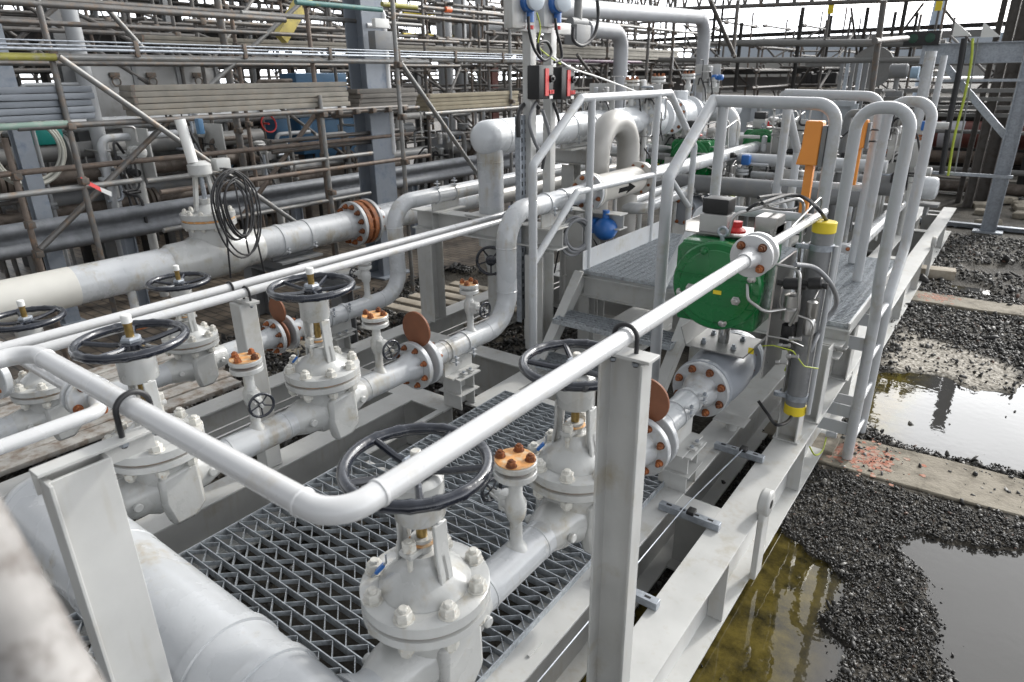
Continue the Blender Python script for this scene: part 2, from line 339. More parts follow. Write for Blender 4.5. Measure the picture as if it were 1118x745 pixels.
def vnoise(X, Y, f, seed=0):
    xi = np.floor(X * f).astype(int); yi = np.floor(Y * f).astype(int); fx = X * f - xi; fy = Y * f - yi
    fx = fx * fx * (3 - 2 * fx); fy = fy * fy * (3 - 2 * fy)
    def h(a, b):
        n = (a * 374761393 + b * 668265263 + seed * 982451653) & 0x7fffffff; n = ((n ^ (n >> 13)) * 1274126177) & 0x7fffffff
        return (n & 0xffff) / 65535.
    return (h(xi, yi) * (1 - fx) + h(xi + 1, yi) * fx) * (1 - fy) + (h(xi, yi + 1) * (1 - fx) + h(xi + 1, yi + 1) * fx) * fy
def wet(X, Y):
    jx = X + (vnoise(X, Y, 9, 1) - .5) * .06 + (vnoise(X, Y, 28, 2) - .5) * .03; jy = Y + (vnoise(X, Y, 9, 3) - .5) * .08 + (vnoise(X, Y, 28, 4) - .5) * .04
    m = np.zeros(X.shape, bool)
    for p in PUD: m |= inpoly(p, jx, jy)
    return m
def sandy(X, Y):
    jx = X + (vnoise(X, Y, 6, 5) - .5) * .2; jy = Y + (vnoise(X, Y, 6, 6) - .5) * .25
    return inpoly(SAND, jx, jy)
gx = np.concatenate([[-400, -200, -100, -60, -40, -28, -20, -15], np.arange(-12, -4.6, .4), np.arange(-4.6, -1.4, .1), np.arange(-1.4, 1.8, .025), np.arange(1.8, 4, .2), [5, 7, 10, 15, 22, 35, 60, 100, 200, 400]])
gy = np.concatenate([[-60, -20, -8, -3, -1, 0, .5], np.arange(1, 9.6, .03), np.arange(9.6, 14, .12), np.arange(14, 30, .8), [35, 45, 60, 90, 140, 220, 400]])
GX, GY = np.meshgrid(gx, gy, indexing='ij')
W_ = wet(GX, GY).astype(float)
for _ in range(2):
    W_[1:-1, 1:-1] = (W_[1:-1, 1:-1] * 2 + W_[:-2, 1:-1] + W_[2:, 1:-1] + W_[1:-1, :-2] + W_[1:-1, 2:]) / 6
Sm = sandy(GX, GY).astype(float)
for _ in range(3): Sm[1:-1, 1:-1] = (Sm[1:-1, 1:-1] * 2 + Sm[:-2, 1:-1] + Sm[2:, 1:-1] + Sm[1:-1, :-2] + Sm[1:-1, 2:]) / 6
GH = GZ - .05 * W_ + (vnoise(GX, GY, 3, 7) - .5) * .02 + (vnoise(GX, GY, 22, 8) - .5) * .010
n0, n1 = GX.shape
vs = np.stack([GX, GY, GH], -1).reshape(-1, 3)
ii = np.arange(n0 * n1).reshape(n0, n1)
fs = np.stack([ii[:-1, :-1], ii[1:, :-1], ii[1:, 1:], ii[:-1, 1:]], -1).reshape(-1, 4)
me = bpy.data.meshes.new('ground'); me.from_pydata(vs.tolist(), [], fs.tolist()); me.shade_smooth()
at_ = me.attributes.new('sand', 'FLOAT', 'POINT'); at_.data.foreach_set('value', Sm.reshape(-1).astype('f'))
go = bpy.data.objects.new('ground', me); SC.collection.objects.link(go); go['kind'] = 'structure'
def gmat():
    m = bpy.data.materials.new('wet_ground'); m.use_nodes = True; n = m.node_tree.nodes; l = m.node_tree.links; b = n['Principled BSDF']
    g = n.new('ShaderNodeNewGeometry'); a = n.new('ShaderNodeAttribute'); a.attribute_name = 'sand'
    t = n.new('ShaderNodeTexNoise'); t.inputs['Scale'].default_value = 2.5; t.inputs['Detail'].default_value = 10; l.new(g.outputs['Position'], t.inputs['Vector'])
    c = n.new('ShaderNodeValToRGB'); c.color_ramp.elements[0].position = .35; c.color_ramp.elements[0].color = (.018, .016, .013, 1); c.color_ramp.elements[1].position = .7; c.color_ramp.elements[1].color = (.075, .066, .052, 1)
    l.new(t.outputs[0], c.inputs[0])
    t2 = n.new('ShaderNodeTexNoise'); t2.inputs['Scale'].default_value = 30; t2.inputs['Detail'].default_value = 8; l.new(g.outputs['Position'], t2.inputs['Vector'])
    c2 = n.new('ShaderNodeValToRGB'); c2.color_ramp.elements[0].position = .35; c2.color_ramp.elements[0].color = (.13, .115, .09, 1); c2.color_ramp.elements[1].position = .62; c2.color_ramp.elements[1].color = (.43, .40, .35, 1); l.new(t2.outputs[0], c2.inputs[0])
    mx = n.new('ShaderNodeMix'); mx.data_type = 'RGBA'; l.new(a.outputs['Fac'], mx.inputs['Factor']); l.new(c.outputs[0], mx.inputs['A']); l.new(c2.outputs[0], mx.inputs['B'])
    # far ground paler
    l.new(mx.outputs['Result'], b.inputs['Base Color'])
    v = n.new('ShaderNodeTexVoronoi'); v.inputs['Scale'].default_value = 38; l.new(g.outputs['Position'], v.inputs['Vector'])
    bp = n.new('ShaderNodeBump'); bp.inputs['Strength'].default_value = .9; bp.inputs['Distance'].default_value = .012; l.new(v.outputs['Distance'], bp.inputs['Height']); l.new(bp.outputs[0], b.inputs['Normal'])
    b.inputs['Roughness'].default_value = .75; b.inputs['Specular IOR Level'].default_value = .25
    return m
me.materials.append(gmat())
# standing water
def wmat():
    m = bpy.data.materials.new('puddle_water'); m.use_nodes = True; n = m.node_tree.nodes; l = m.node_tree.links; b = n['Principled BSDF']
    g = n.new('ShaderNodeNewGeometry')
    t = n.new('ShaderNodeTexNoise'); t.inputs['Scale'].default_value = 7; t.inputs['Detail'].default_value = 10; t.inputs['Roughness'].default_value = .7; l.new(g.outputs['Position'], t.inputs['Vector'])
    c = n.new('ShaderNodeValToRGB'); e = c.color_ramp.elements; e[0].position = .36; e[0].color = (.016, .014, .006, 1); e[1].position = .66; e[1].color = (.105, .082, .020, 1); l.new(t.outputs[0], c.inputs[0])
    # the olive scum lies beside the skid, the open pools are dark grey
    sx = n.new('ShaderNodeSeparateXYZ'); l.new(g.outputs['Position'], sx.inputs[0])
    r = n.new('ShaderNodeMapRange'); r.inputs[1].default_value = -.42; r.inputs[2].default_value = -.2; l.new(sx.outputs['X'], r.inputs[0])
    mx = n.new('ShaderNodeMix'); mx.data_type = 'RGBA'; l.new(r.outputs[0], mx.inputs['Factor']); l.new(c.outputs[0], mx.inputs['A']); mx.inputs['B'].default_value = (.045, .043, .040, 1)
    l.new(mx.outputs['Result'], b.inputs['Base Color']); b.inputs['Roughness'].default_value = .015; b.inputs['IOR'].default_value = 1.33
    t2 = n.new('ShaderNodeTexNoise'); t2.inputs['Scale'].default_value = 16; t2.inputs['Detail'].default_value = 2; l.new(g.outputs['Position'], t2.inputs['Vector'])
    bp = n.new('ShaderNodeBump'); bp.inputs['Strength'].default_value = .12; bp.inputs['Distance'].default_value = .004; l.new(t2.outputs[0], bp.inputs['Height']); l.new(bp.outputs[0], b.inputs['Normal'])
    return m
WAT = wmat()
for i, (a, b, c, d) in enumerate([(-2.6, 3.5, .6, 4.43), (-1.3, 3.5, 4.95, 9.9), (-5.2, -2.7, 2.9, 7.2)]):
    mb = MB(); mb.add([(a, c, -.444), (b, c, -.444), (b, d, -.444), (a, d, -.444)], [(0, 1, 2, 3)])
    o = mb.done('water', WAT); o['kind'] = 'structure'
# crushed stone
def stones():
    rng = np.random.default_rng(3)
    ph = (1 + 5 ** .5) / 2
    ico = np.array([(-1, ph, 0), (1, ph, 0), (-1, -ph, 0), (1, -ph, 0), (0, -1, ph), (0, 1, ph), (0, -1, -ph), (0, 1, -ph), (ph, 0, -1), (ph, 0, 1), (-ph, 0, -1), (-ph, 0, 1)]) / 1.9
    fc = np.array([(0, 11, 5), (0, 5, 1), (0, 1, 7), (0, 7, 10), (0, 10, 11), (1, 5, 9), (5, 11, 4), (11, 10, 2), (10, 7, 6), (7, 1, 8), (3, 9, 4), (3, 4, 2), (3, 2, 6), (3, 6, 8), (3, 8, 9), (4, 9, 5), (2, 4, 11), (6, 2, 10), (8, 6, 7), (9, 8, 1)])
    VS = []; FS = []; base = 0
    for (x0, x1, y0, y1, dens, sz) in [(-.95, .75, 1.7, 4.75, 9000, .0073), (-.95, 1.3, 4.75, 6.5, 4200, .010), (-1.0, 1.5, 6.5, 9.6, 1600, .015), (-1.0, 1.8, 9.6, 13.2, 500, .020),
                                       (-1.16, -.86, 2.0, 5, 1500, .014), (-3.2, -2.6, 1, 6, 500, .02), (-6.3, -3.2, .4, 7, 800, .02), (-2.7, -1.2, 3.2, 4, 700, .018)]:
        N = int((x1 - x0) * (y1 - y0) * dens)
        x = rng.uniform(x0, x1, N); y = rng.uniform(y0, y1, N)
        fz = rng.normal(0, .022, (2, N)); wv = wet(x + fz[0], y + fz[1] * 1.2) & wet(x, y); sa = sandy(x + fz[0] * 3, y + fz[1] * 3)
        keep = (~wv | (rng.random(N) < .0012)) & (~sa | (rng.random(N) < .12))
        sl = ((y > 4.42 + .05 * x) & (y < 4.98 + .05 * x) & (x > -.95)); keep &= ~(sl & (rng.random(N) < .84 - .35 * np.clip(x, 0, 1)))
        sl2 = (y > 8.75) & (y < 9.2) & (x > -.8); keep &= ~(sl2 & (rng.random(N) < .9))
        x = x[keep]; y = y[keep]; N = len(x); s = sz * rng.uniform(.5, 1.25, N) * (1 + .7 * (rng.random(N) < .14) + 1.3 * (rng.random(N) < .02))
        q = rng.normal(size=(N, 4)); q /= np.linalg.norm(q, axis=1)[:, None]; a, b, c, d = q.T
        Rm = np.stack([1 - 2 * (c * c + d * d), 2 * (b * c - a * d), 2 * (b * d + a * c), 2 * (b * c + a * d), 1 - 2 * (b * b + d * d), 2 * (c * d - a * b), 2 * (b * d - a * c), 2 * (c * d + a * b), 1 - 2 * (b * b + c * c)], -1).reshape(N, 3, 3)
        sc = np.stack([rng.uniform(.9, 1.5, N), rng.uniform(.55, .95, N), rng.uniform(.25, .6, N)], -1)
        V = ico[None] * (1 + rng.uniform(-.28, .22, (N, 12, 1))) * sc[:, None] * s[:, None, None]
        V = np.einsum('nij,nkj->nki', Rm, V)
        z = GZ + (vnoise(x, y, 3, 7) - .5) * .02 + s * rng.uniform(-.1, .9, N) - np.where(wet(x, y), .028, 0)
        V += np.stack([x, y, z], -1)[:, None]
        VS.append(V.reshape(-1, 3)); FS.append((fc[None] + (np.arange(N) * 12)[:, None, None] + base).reshape(-1, 3)); base += N * 12
    me = bpy.data.meshes.new('gravel'); V = np.concatenate(VS); F = np.concatenate(FS)
    me.vertices.add(len(V)); me.vertices.foreach_set('co', V.reshape(-1).astype('f'))
    me.loops.add(F.size); me.loops.foreach_set('vertex_index', F.reshape(-1).astype('i'))
    me.polygons.add(len(F)); me.polygons.foreach_set('loop_start', (np.arange(len(F)) * 3).astype('i')); me.polygons.foreach_set('loop_total', np.full(len(F), 3, 'i'))
    me.update(); me.validate()
    m = STONE.copy(); m.name = 'stone_chips_varied'; n = m.node_tree.nodes; l = m.node_tree.links; b = n['Principled BSDF']; b.inputs['Specular IOR Level'].default_value = .5
    for lk in list(b.inputs['Roughness'].links): l.remove(lk)
    b.inputs['Roughness'].default_value = .5
    g = n.new('ShaderNodeNewGeometry'); rp = n.new('ShaderNodeValToRGB'); rp.color_ramp.interpolation = 'CONSTANT'
    e = rp.color_ramp.elements; e[0].color = (.020, .019, .018, 1); e[1].position = .45; e[1].color = (.038, .036, .033, 1)
    for p_, c_ in ((.72, (.07, .068, .064, 1)), (.90, (.15, .145, .137, 1)), (.955, (.28, .27, .25, 1)), (.985, (.13, .075, .055, 1))):
        q_ = e.new(p_); q_.color = c_
    l.new(g.outputs['Random Per Island'], rp.inputs[0]); l.new(rp.outputs[0], b.inputs['Base Color'])
    me.materials.append(m); o = bpy.data.objects.new('gravel', me); SC.collection.objects.link(o)
    o['kind'] = 'stuff'; o['label'] = 'dark crushed stone chips spread around the puddles beside the skid'; o['category'] = 'gravel'
stones()
# concrete strips
def slab(x0, x1, y0, y1, sl, ztop, m, label=None, cat=None, name='concrete_strip', seed=1, kind=None):
    rs = random.Random(seed); mb = MB(); n = 16; top = []; 
    for k in range(n + 1):
        x = x0 + (x1 - x0) * k / n; top.append((x, y0 + sl * x + rs.uniform(-.02, .02)))
    for k in range(n, -1, -1):
        x = x0 + (x1 - x0) * k / n; top.append((x, y1 + sl * x + rs.uniform(-.02, .02)))
    mb.prism(top, (0, 0, ztop - .14), (1, 0, 0), (0, 1, 0), .14)
    o = mb.done(name, m, bev=.01, ang=30)
    if kind: o['kind'] = kind
    else: o['label'] = label; o['category'] = cat
    return o
slab(-1.0, 2.6, 4.47, 4.98, .05, GZ + .012, CONC, name='path', kind='structure')
slab(-.86, 2.6, 8.78, 9.2, .03, GZ + .03, CONC, name='path', kind='structure', seed=4)
def paintpatch(cx, cy, w_, h_, z, seed, n=260):
    rs = random.Random(seed); mb = MB()
    for i in range(n):
        x = cx + rs.gauss(0, w_ * .30); y = cy + rs.gauss(0, h_ * .28); s_ = rs.uniform(.005, .026); pl = []
        for k in range(9):
            a = 2 * math.pi * k / 9; q = rs.uniform(.5, 1.15) * s_; pl.append((x + q * math.cos(a), y + q * math.sin(a)))
        mb.prism(pl, (0, 0, z + rs.uniform(0, .0012)), (1, 0, 0), (0, 1, 0), .001)
    return mb
paintpatch(-.44, 4.68, .40, .36, GZ + .012, 2).done('paint_marking', CONCO, kind='structure')
paintpatch(-.46, 9.0, .30, .26, GZ + .030, 3, 120).done('paint_marking', CONCO, kind='structure')
slab(-5.9, -4.9, 4.05, 4.35, .1, GZ + .02, CONC, name='path', kind='structure', seed=8)
paintpatch(-5.1, 3.75, .4, .5, GZ + .01, 5, 200).done('paint_marking', CONCO, kind='structure')
# brick paving beyond the skid
def brickmat():
    m = bpy.data.materials.new('block_paving'); m.use_nodes = True; n = m.node_tree.nodes; l = m.node_tree.links; b = n['Principled BSDF']
    g = n.new('ShaderNodeNewGeometry'); k = n.new('ShaderNodeTexBrick'); k.inputs['Scale'].default_value = 1; k.inputs['Brick Width'].default_value = .22; k.inputs['Row Height'].default_value = .11; k.inputs['Mortar Size'].default_value = .010
    k.inputs['Color1'].default_value = (.105, .082, .06, 1); k.inputs['Color2'].default_value = (.16, .13, .10, 1); k.inputs['Mortar'].default_value = (.03, .026, .02, 1); k.inputs['Bias'].default_value = -.1
    l.new(g.outputs['Position'], k.inputs['Vector'])
    t = n.new('ShaderNodeTexNoise'); t.inputs['Scale'].default_value = 3; t.inputs['Detail'].default_value = 8; l.new(g.outputs['Position'], t.inputs['Vector'])
    r = n.new('ShaderNodeMapRange'); r.inputs[1].default_value = .35; r.inputs[2].default_value = .65; r.inputs[3].default_value = .5; r.inputs[4].default_value = 1.15; l.new(t.outputs[0], r.inputs[0])
    mx = n.new('ShaderNodeMix'); mx.data_type = 'RGBA'; mx.blend_type = 'MULTIPLY'; mx.inputs['Factor'].default_value = 1; l.new(k.outputs[0], mx.inputs['A']); l.new(r.outputs[0], mx.inputs['B'])
    l.new(mx.outputs['Result'], b.inputs['Base Color']); b.inputs['Roughness'].default_value = .55
    bp = n.new('ShaderNodeBump'); bp.invert = True; bp.inputs['Strength'].default_value = .8; bp.inputs['Distance'].default_value = .01; l.new(k.outputs['Fac'], bp.inputs['Height']); l.new(bp.outputs[0], b.inputs['Normal'])
    return m
mb = MB(); mb.add([(-30, -2, -.402), (-6.2, -2, -.402), (-6.2, 7, -.402), (-6.0, 7, -.402), (-6.0, 60, -.402), (-30, 60, -.402)], [(0, 1, 2, 3, 4, 5)])
o = mb.done('pavement', brickmat()); o['kind'] = 'structure'

# ------------------------------------------------------------------ skid frame
skid = thing('skid_frame', 'long white painted steel skid frame of I-beams carrying all the pipework', 'skid frame', (-2.4, 6.5, -.4))
def lbeam(x, y0, y1, w_=.18, h_=.40, name='long_beam', top=0, parent=skid):
    return MB().section((x, y0, top - h_ / 2), (x, y1, top - h_ / 2), I_(w_, h_, .014, .010)).done(name, FRAME, parent, bev=.002)
def xbeam(y, x0, x1, w_=.18, h_=.38, top=-.003, parent=skid, name='cross_beam'):
    return MB().section((x0, y, top - h_ / 2), (x1, y, top - h_ / 2), I_(w_, h_, .014, .010)).done(name, FRAME, parent, bev=.002)
lbeam(-.78, -.6, 13.2); lbeam(-1.17, -.6, 13.1)
lbeam(-3.18, -.6, 2.91, top=0); lbeam(-4.17, -.6, 13.1); lbeam(-2.66, 3.09, 13.1)
for y, x0, x1 in [(.3, -4.08, -3.27), (3.0, -4.08, -2.79), (3.90, -4.08, -2.75), (6.2, -4.08, -2.75), (8.6, -4.08, -2.75), (13.0, -4.08, -2.75)]: xbeam(y, x0, x1)
xbeam(3.42, -2.57, -1.26, w_=.12)
for y in (6.2, 8.6, 11, 13.0): xbeam(y, -2.57, -1.26)
for y in (2.87, 6.3, 7.6, 9.1, 11.0, 12.4, 12.75): xbeam(y, -1.08, -.87, w_=.16 if y < 12 else .08, top=-.003)
for y in (.6, 1.6, 2.6, 3.95, 5.3, 6.6, 7.9, 9.2, 10.5, 11.8):      # web stiffeners outside
    MB().box((-.735, y, -.2), (.076, .012, .368)).done('stiffener', FRAME, skid)
MB().box((-2.82, 1.95, -.010), (.045, 2.2, .012)).box((-2.838, 1.95, -.03), (.006, 2.2, .03)).done('edge_angle', FRAME, skid)
for y in (.3, 2.2): xbeam(y, -2.79, -1.26, w_=.08, h_=.16, top=-.045, name='grating_bearer')
for (x, y) in [(-1.22, 2.28), (-1.13, 1.62)]:
    MB().box((x, y, .006), (.012, .09, .010)).done('stop_plate', FRAME, skid)
# lifting eyes on the outer beam
for y in (3.02, 9.9):
    mb = MB(); pl = [(-.055, -.38), (.055, -.38), (.06, .06)] + [(.06 * math.cos(a), .08 + .06 * math.sin(a)) for a in np.linspace(0, math.pi, 12)] + [(-.06, .06)]
    mb.prism(pl, (-.688, y, 0), (0, 1, 0), (0, 0, 1), .03); mb.lathe((-.700, y, .075), (1, 0, 0), [(.062, 0), (.070, .006), (.070, .048), (.062, .054)], 32)
    o = mb.done('lifting_eye', FRAME, skid, bev=.006)
    MB().cyl((-.702, y, .075), (-.6445, y, .075), .024, seg=20).done('eye_hole', BLACK, o)

# ------------------------------------------------------------------ gratings
def grating(name, x0, x1, y0, y1, z, pitch, depth, label, zig=True, wave=.135, cat='grating', along='x', parent=None, thick=.0045):
    """bearing bars run along x (or y), crimped zig-zag bars riveted between neighbours"""
    mb = MB(); n = max(1, round((y1 - y0) / pitch)); p = (y1 - y0) / n
    T = (lambda x, y: (x, y)) if along == 'x' else (lambda x, y: (y, x))
    for k in range(n + 1):
        y = y0 + p * k; a = T(x0, y); b = T(x1, y)
        mb.beam((a[0], a[1], z - depth / 2), (b[0], b[1], z - depth / 2), thick, depth)
    if zig:
        m = max(2, round((x1 - x0) / (wave / 2)))
        for k in range(n):
            ya = y0 + p * k + thick; yb = y0 + p * (k + 1) - thick
            for j in range(m):
                xa = x0 + (x1 - x0) * j / m; xb = x0 + (x1 - x0) * (j + 1) / m
                q0, q1 = (ya, yb) if j % 2 == 0 else (yb, ya)
                a = T(xa, q0); b = T(xb, q1)
                mb.beam((a[0], a[1], z - .004 - depth * .30), (b[0], b[1], z - .004 - depth * .30), .0021, depth * .6)
                for t in ((.2, .35, .5, .65, .8) if j % 2 else ()):       # serrations
                    c = Vector((a[0] + (b[0] - a[0]) * t, a[1] + (b[1] - a[1]) * t, z - .0045)); mb.box(c, (.004, .0035, .005))
    for x in (x0, x1):
        a = T(x, y0); b = T(x, y1); mb.beam((a[0], a[1], z - depth / 2), (b[0], b[1], z - depth / 2), .005, depth + .004)
    if parent is not None: return mb.done(name, GRATE, parent)
    return mb.done(name, GRATE, **tg(label, cat))
grating('floor_grating', -2.79, -1.20, -.2, 2.20, .030, .068, .040, 'riveted steel floor grating under the nearest handwheel valve, beside the big header pipe')
grating('floor_grating', -2.60, -1.20, 2.21, 3.36, .030, .055, .040, 'densely barred dark floor grating at the foot of the stairs', wave=.12)

# ------------------------------------------------------------------ valve, flange and branch templates (pipe along Y, stem up)
def handwheel(parent, c, axis, R, r, nsp=5, wm=WHEEL, hub=.045, ph=.3, bumps=True):
    w_ = MB().torus(c, axis, R, r, seg=72, rs=12, wob=(lambda i: 1 + (.16 if i % 4 == 0 else .0) * (1 if (i // 18) % 2 == 0 else 0)) if bumps else None).done('handwheel', wm, parent, ang=60)
    u, v, d = MB().frame(axis); c = Vector(c)
    for k in range(nsp):
        a = ph + 2 * math.pi * k / nsp; e = u * math.cos(a) + v * math.sin(a)
        mb = MB(); mb.tube([c + e * hub * .5 - d * R * .10, c + e * R * .45 - d * R * .085, c + e * (R - r * .4)], r * .62, bend=R * .25, seg=8); mb.done('spoke', wm, w_)
    MB().lathe(c - d * R * .17, d, [(hub * .9, 0), (hub, R * .03), (hub, R * .12), (hub * .7, R * .17)], 24).done('hub', wm, w_)
    return w_
def gate_valve(label, loc, s=1.0, stem_up=.0, pr=.073, wheel_ph=.3, z_w=.66, tagside=None, group=None, turn=0, detail=True, stain=True):
    t = thing('gate_valve', label, 'valve', (0, 0, 0), group)
    S = s
    # body: swept ends and bowl
    mb = MB()
    mb.lathe((0, -.235 * S, 0), (0, 1, 0), [(pr, 0), (pr * 1.05, .012), (.096 * S, .07 * S), (.10 * S, .12 * S), (.122 * S, .16 * S), (.122 * S, .31 * S), (.10 * S, .35 * S), (.096 * S, .40 * S), (pr * 1.05, .458 * S), (pr, .47 * S)], 36)
    mb.lathe((0, 0, -.10 * S), (0, 0, 1), [(.06 * S, 0), (.10 * S, .02 * S), (.128 * S, .10 * S), (.135 * S, .20 * S), (.13 * S, .26 * S)], 36)
    mb.done('body', CAST, t, ang=50)
    # side bosses shaped like shields
    for sx in (1, -1):
        pl = [(-.075, .10), (.10, .12), (.105, -.10), (.045, -.155), (-.055, -.155), (-.085, -.03)]
        mb = MB(); mb.prism([(p[0] * S * sx, p[1] * S) for p in pl], (sx * .075 * S, 0, 0), (0, sx, 0), (0, 0, 1), .068 * S)
        mb.done('guide_boss', CAST, t, bev=.02 * S)
        for sy in (-.17, .17): MB().cyl((sx * .09 * S, sy * S, 0), (sx * .113 * S, sy * S, 0), .02 * S, seg=16, ch=.004).done('seat_plug', CAST, t)
    R = .2 * S; z0 = .150 * S
    MB().lathe((0, 0, z0), (0, 0, 1), [(.13 * S, 0), (R - .008, .006), (R, .014), (R, .042 * S), (R - .012, .044 * S)], 48).done('body_flange', CAST, t)
    MB().disc((0, 0, z0 + .045 * S), (0, 0, 1), R - .014, .006, 40).done('gasket', RUSTO if stain else FRAME, t)
    zb = z0 + .052 * S
    mb = MB(); mb.lathe((0, 0, zb), (0, 0, 1), [(R - .006, 0), (R, .005), (R, .040 * S), (R - .006, .044 * S), (.142 * S, .045 * S), (.14 * S, .052 * S), (.115 * S, .075 * S), (.075 * S, .105 * S), (.055 * S, .125 * S), (.052 * S, .165 * S), (.04 * S, .165 * S)], 48)
    mb.done('bonnet', CAST, t, ang=42)
    bolts(t, (0, 0, zb + .044 * S), (0, 0, 1), .168 * S, 8, .026 * S, NUTW, h=.032 * S, st=.012 * S, down=.092 * S)
    zt = zb + .125 * S
    # gland flange with eye bolts
    g = MB(); g.box((0, 0, zt + .055 * S), (.05 * S, .15 * S, .02 * S), b=.006); g.cyl((0, 0, zt + .02 * S), (0, 0, zt + .085 * S), .034 * S, seg=20); g.done('gland_flange', CAST, t)
    for sy in (-1, 1):
        MB().cyl((0, sy * .055 * S, zt - .03 * S), (0, sy * .055 * S, zt + .10 * S), .010 * S, seg=10).lathe((0, sy * .055 * S, zt + .066 * S), (0, 0, 1), [(.022 * S, 0), (.022 * S, .026 * S), (.017 * S, .030 * S)], 6).sphere((0, sy * .055 * S, zt - .04 * S), .02 * S, 12).done('gland_bolt', NUTW, t)
    # yoke
    zy = z_w * S - .175 * S
    for sx in (1, -1):
        mb = MB(); pl = [(sx * .062, zt - .075 * S), (sx * .100, zt - .085 * S), (sx * .094, zt - .01 * S), (sx * .084, zt + .05 * S), (sx * .080, zy + .01), (sx * .050, zy + .01), (sx * .056, zt + .05 * S)]
        mb.prism([(p[0] * S, p[1]) for p in pl], (0, .010 * S, 0), (1, 0, 0), (0, 0, 1), .020 * S)
        mb.prism([(sx * .088 * S, zt - .08 * S), (sx * .100 * S, zt - .085 * S), (sx * .094 * S, zt - .01 * S), (sx * .084 * S, zt + .05 * S), (sx * .081 * S, zy + .005), (sx * .069 * S, zy + .005), (sx * .072 * S, zt + .05 * S), (sx * .081 * S, zt - .01 * S)], (0, .027 * S, 0), (1, 0, 0), (0, 0, 1), .054 * S)
        mb.done('yoke_arm', CAST, t, bev=.004)
    MB().lathe((0, 0, zy), (0, 0, 1), [(.070 * S, 0), (.076 * S, .008 * S), (.076 * S, .128 * S), (.064 * S, .138 * S), (.045 * S, .142 * S)], 32).done('yoke_head', CAST, t)
    MB().cyl((0, 0, zt + .02 * S), (0, 0, zy + .01), .017 * S, seg=14).done('stem', BRASS, t)
    MB().disc((0, 0, zt + .066 * S), (0, 0, 1), .042 * S, .008, 20).done('rust_collar', RUSTO, t)
    handwheel(t, (0, 0, z_w * S), (0, 0, 1), .205 * S, .0185 * S, 5, ph=wheel_ph, hub=.05 * S)
    MB().lathe((0, 0, z_w * S - .005), (0, 0, 1), [(.042 * S, 0), (.042 * S, .014 * S), (.034 * S, .022 * S)], 6).done('wheel_nut', GALV, t)
    if stem_up: 
        MB().cyl((0, 0, z_w * S), (0, 0, z_w * S + stem_up), .0165 * S, seg=14).cyl((0, 0, z_w * S + stem_up * .70), (0, 0, z_w * S + stem_up + .003), .019 * S, seg=14).done('rising_stem', BRASS, t)
        MB().cyl((0, 0, z_w * S + stem_up * .74), (0, 0, z_w * S + stem_up + .012), .0205 * S, seg=14, ch=.004).done('stem_cap', WHITE, t)
    else: MB().cyl((0, 0, z_w * S), (0, 0, z_w * S + .045 * S), .016 * S, seg=14, ch=.003).done('rising_stem', NUTW, t)
    if tagside is not None:
        a = tagside; q = Vector((math.cos(a), math.sin(a), 0)); c = q * .115 * S + Vector((0, 0, zb + .11 * S))
        e = c + q * .05 * S + Vector((0, 0, -.055 * S))
        k = MB().cyl(c, e, .004, seg=6).cyl(c + Vector((0, 0, .03)), c, .003, seg=6).done('seal_wire', GALV, t)
        MB().beam(c + (e - c) * .15, c + (e - c) * .7, .018 * S, .012 * S, b=.003).done('seal_tag', BLUE, t)
    t.location = loc; t.rotation_euler = (0, 0, turn)
    return t
def flange(parent, c, axis, R, t, m, pr, neck=.0, nb=8, br=.016, bm=RUST, bolts_on=True, face=1):
    "one flange disc; neck tapers back along -axis"
    ax = Vector(axis).normalized(); c = Vector(c)
    mb = MB(); pf = []
    if neck: pf += [(pr, -neck), (pr * 1.04, -neck * .8), (R * .62, -.012), (R * .64, 0)]
    pf += [(R - .004, 0), (R, .004), (R, t - .004), (R - .004, t)]
    mb.lathe(c, ax, pf, 44); o = mb.done('flange', m, parent)
    if bolts_on: bolts(parent, c, -ax, R * .80, nb, br, bm, h=br * 1.3, st=br * .8)
    return o
def band(parent, c, axis, r, ears=(1, 0, 0), wdt=.03):
    "strap clamp round a pipe with two bolted ears"
    ax = Vector(axis).normalized(); c = Vector(c); e = Vector(ears).normalized()
    mb = MB().lathe(c - ax * wdt / 2, ax, [(r, 0), (r + .007, .001), (r + .007, wdt - .001), (r, wdt)], 36, cap=False)
    b = mb.done('strap', PIPE, parent)
    for k in (-1, 1):
        q = c + e * (r + .022) + Vector((0, 0, k * .016)) * 1
        MB().box(q, (.05, .026, .008), b=.002).done('ear', PIPE, parent)
    q = c + e * (r + .03); MB().cyl(q - Vector((0, 0, .035)), q + Vector((0, 0, .035)), .006, seg=8).lathe(q + Vector((0, 0, .02)), (0, 0, 1), [(.011, 0), (.011, .01)], 6).done('clamp_bolt', GALV, parent)
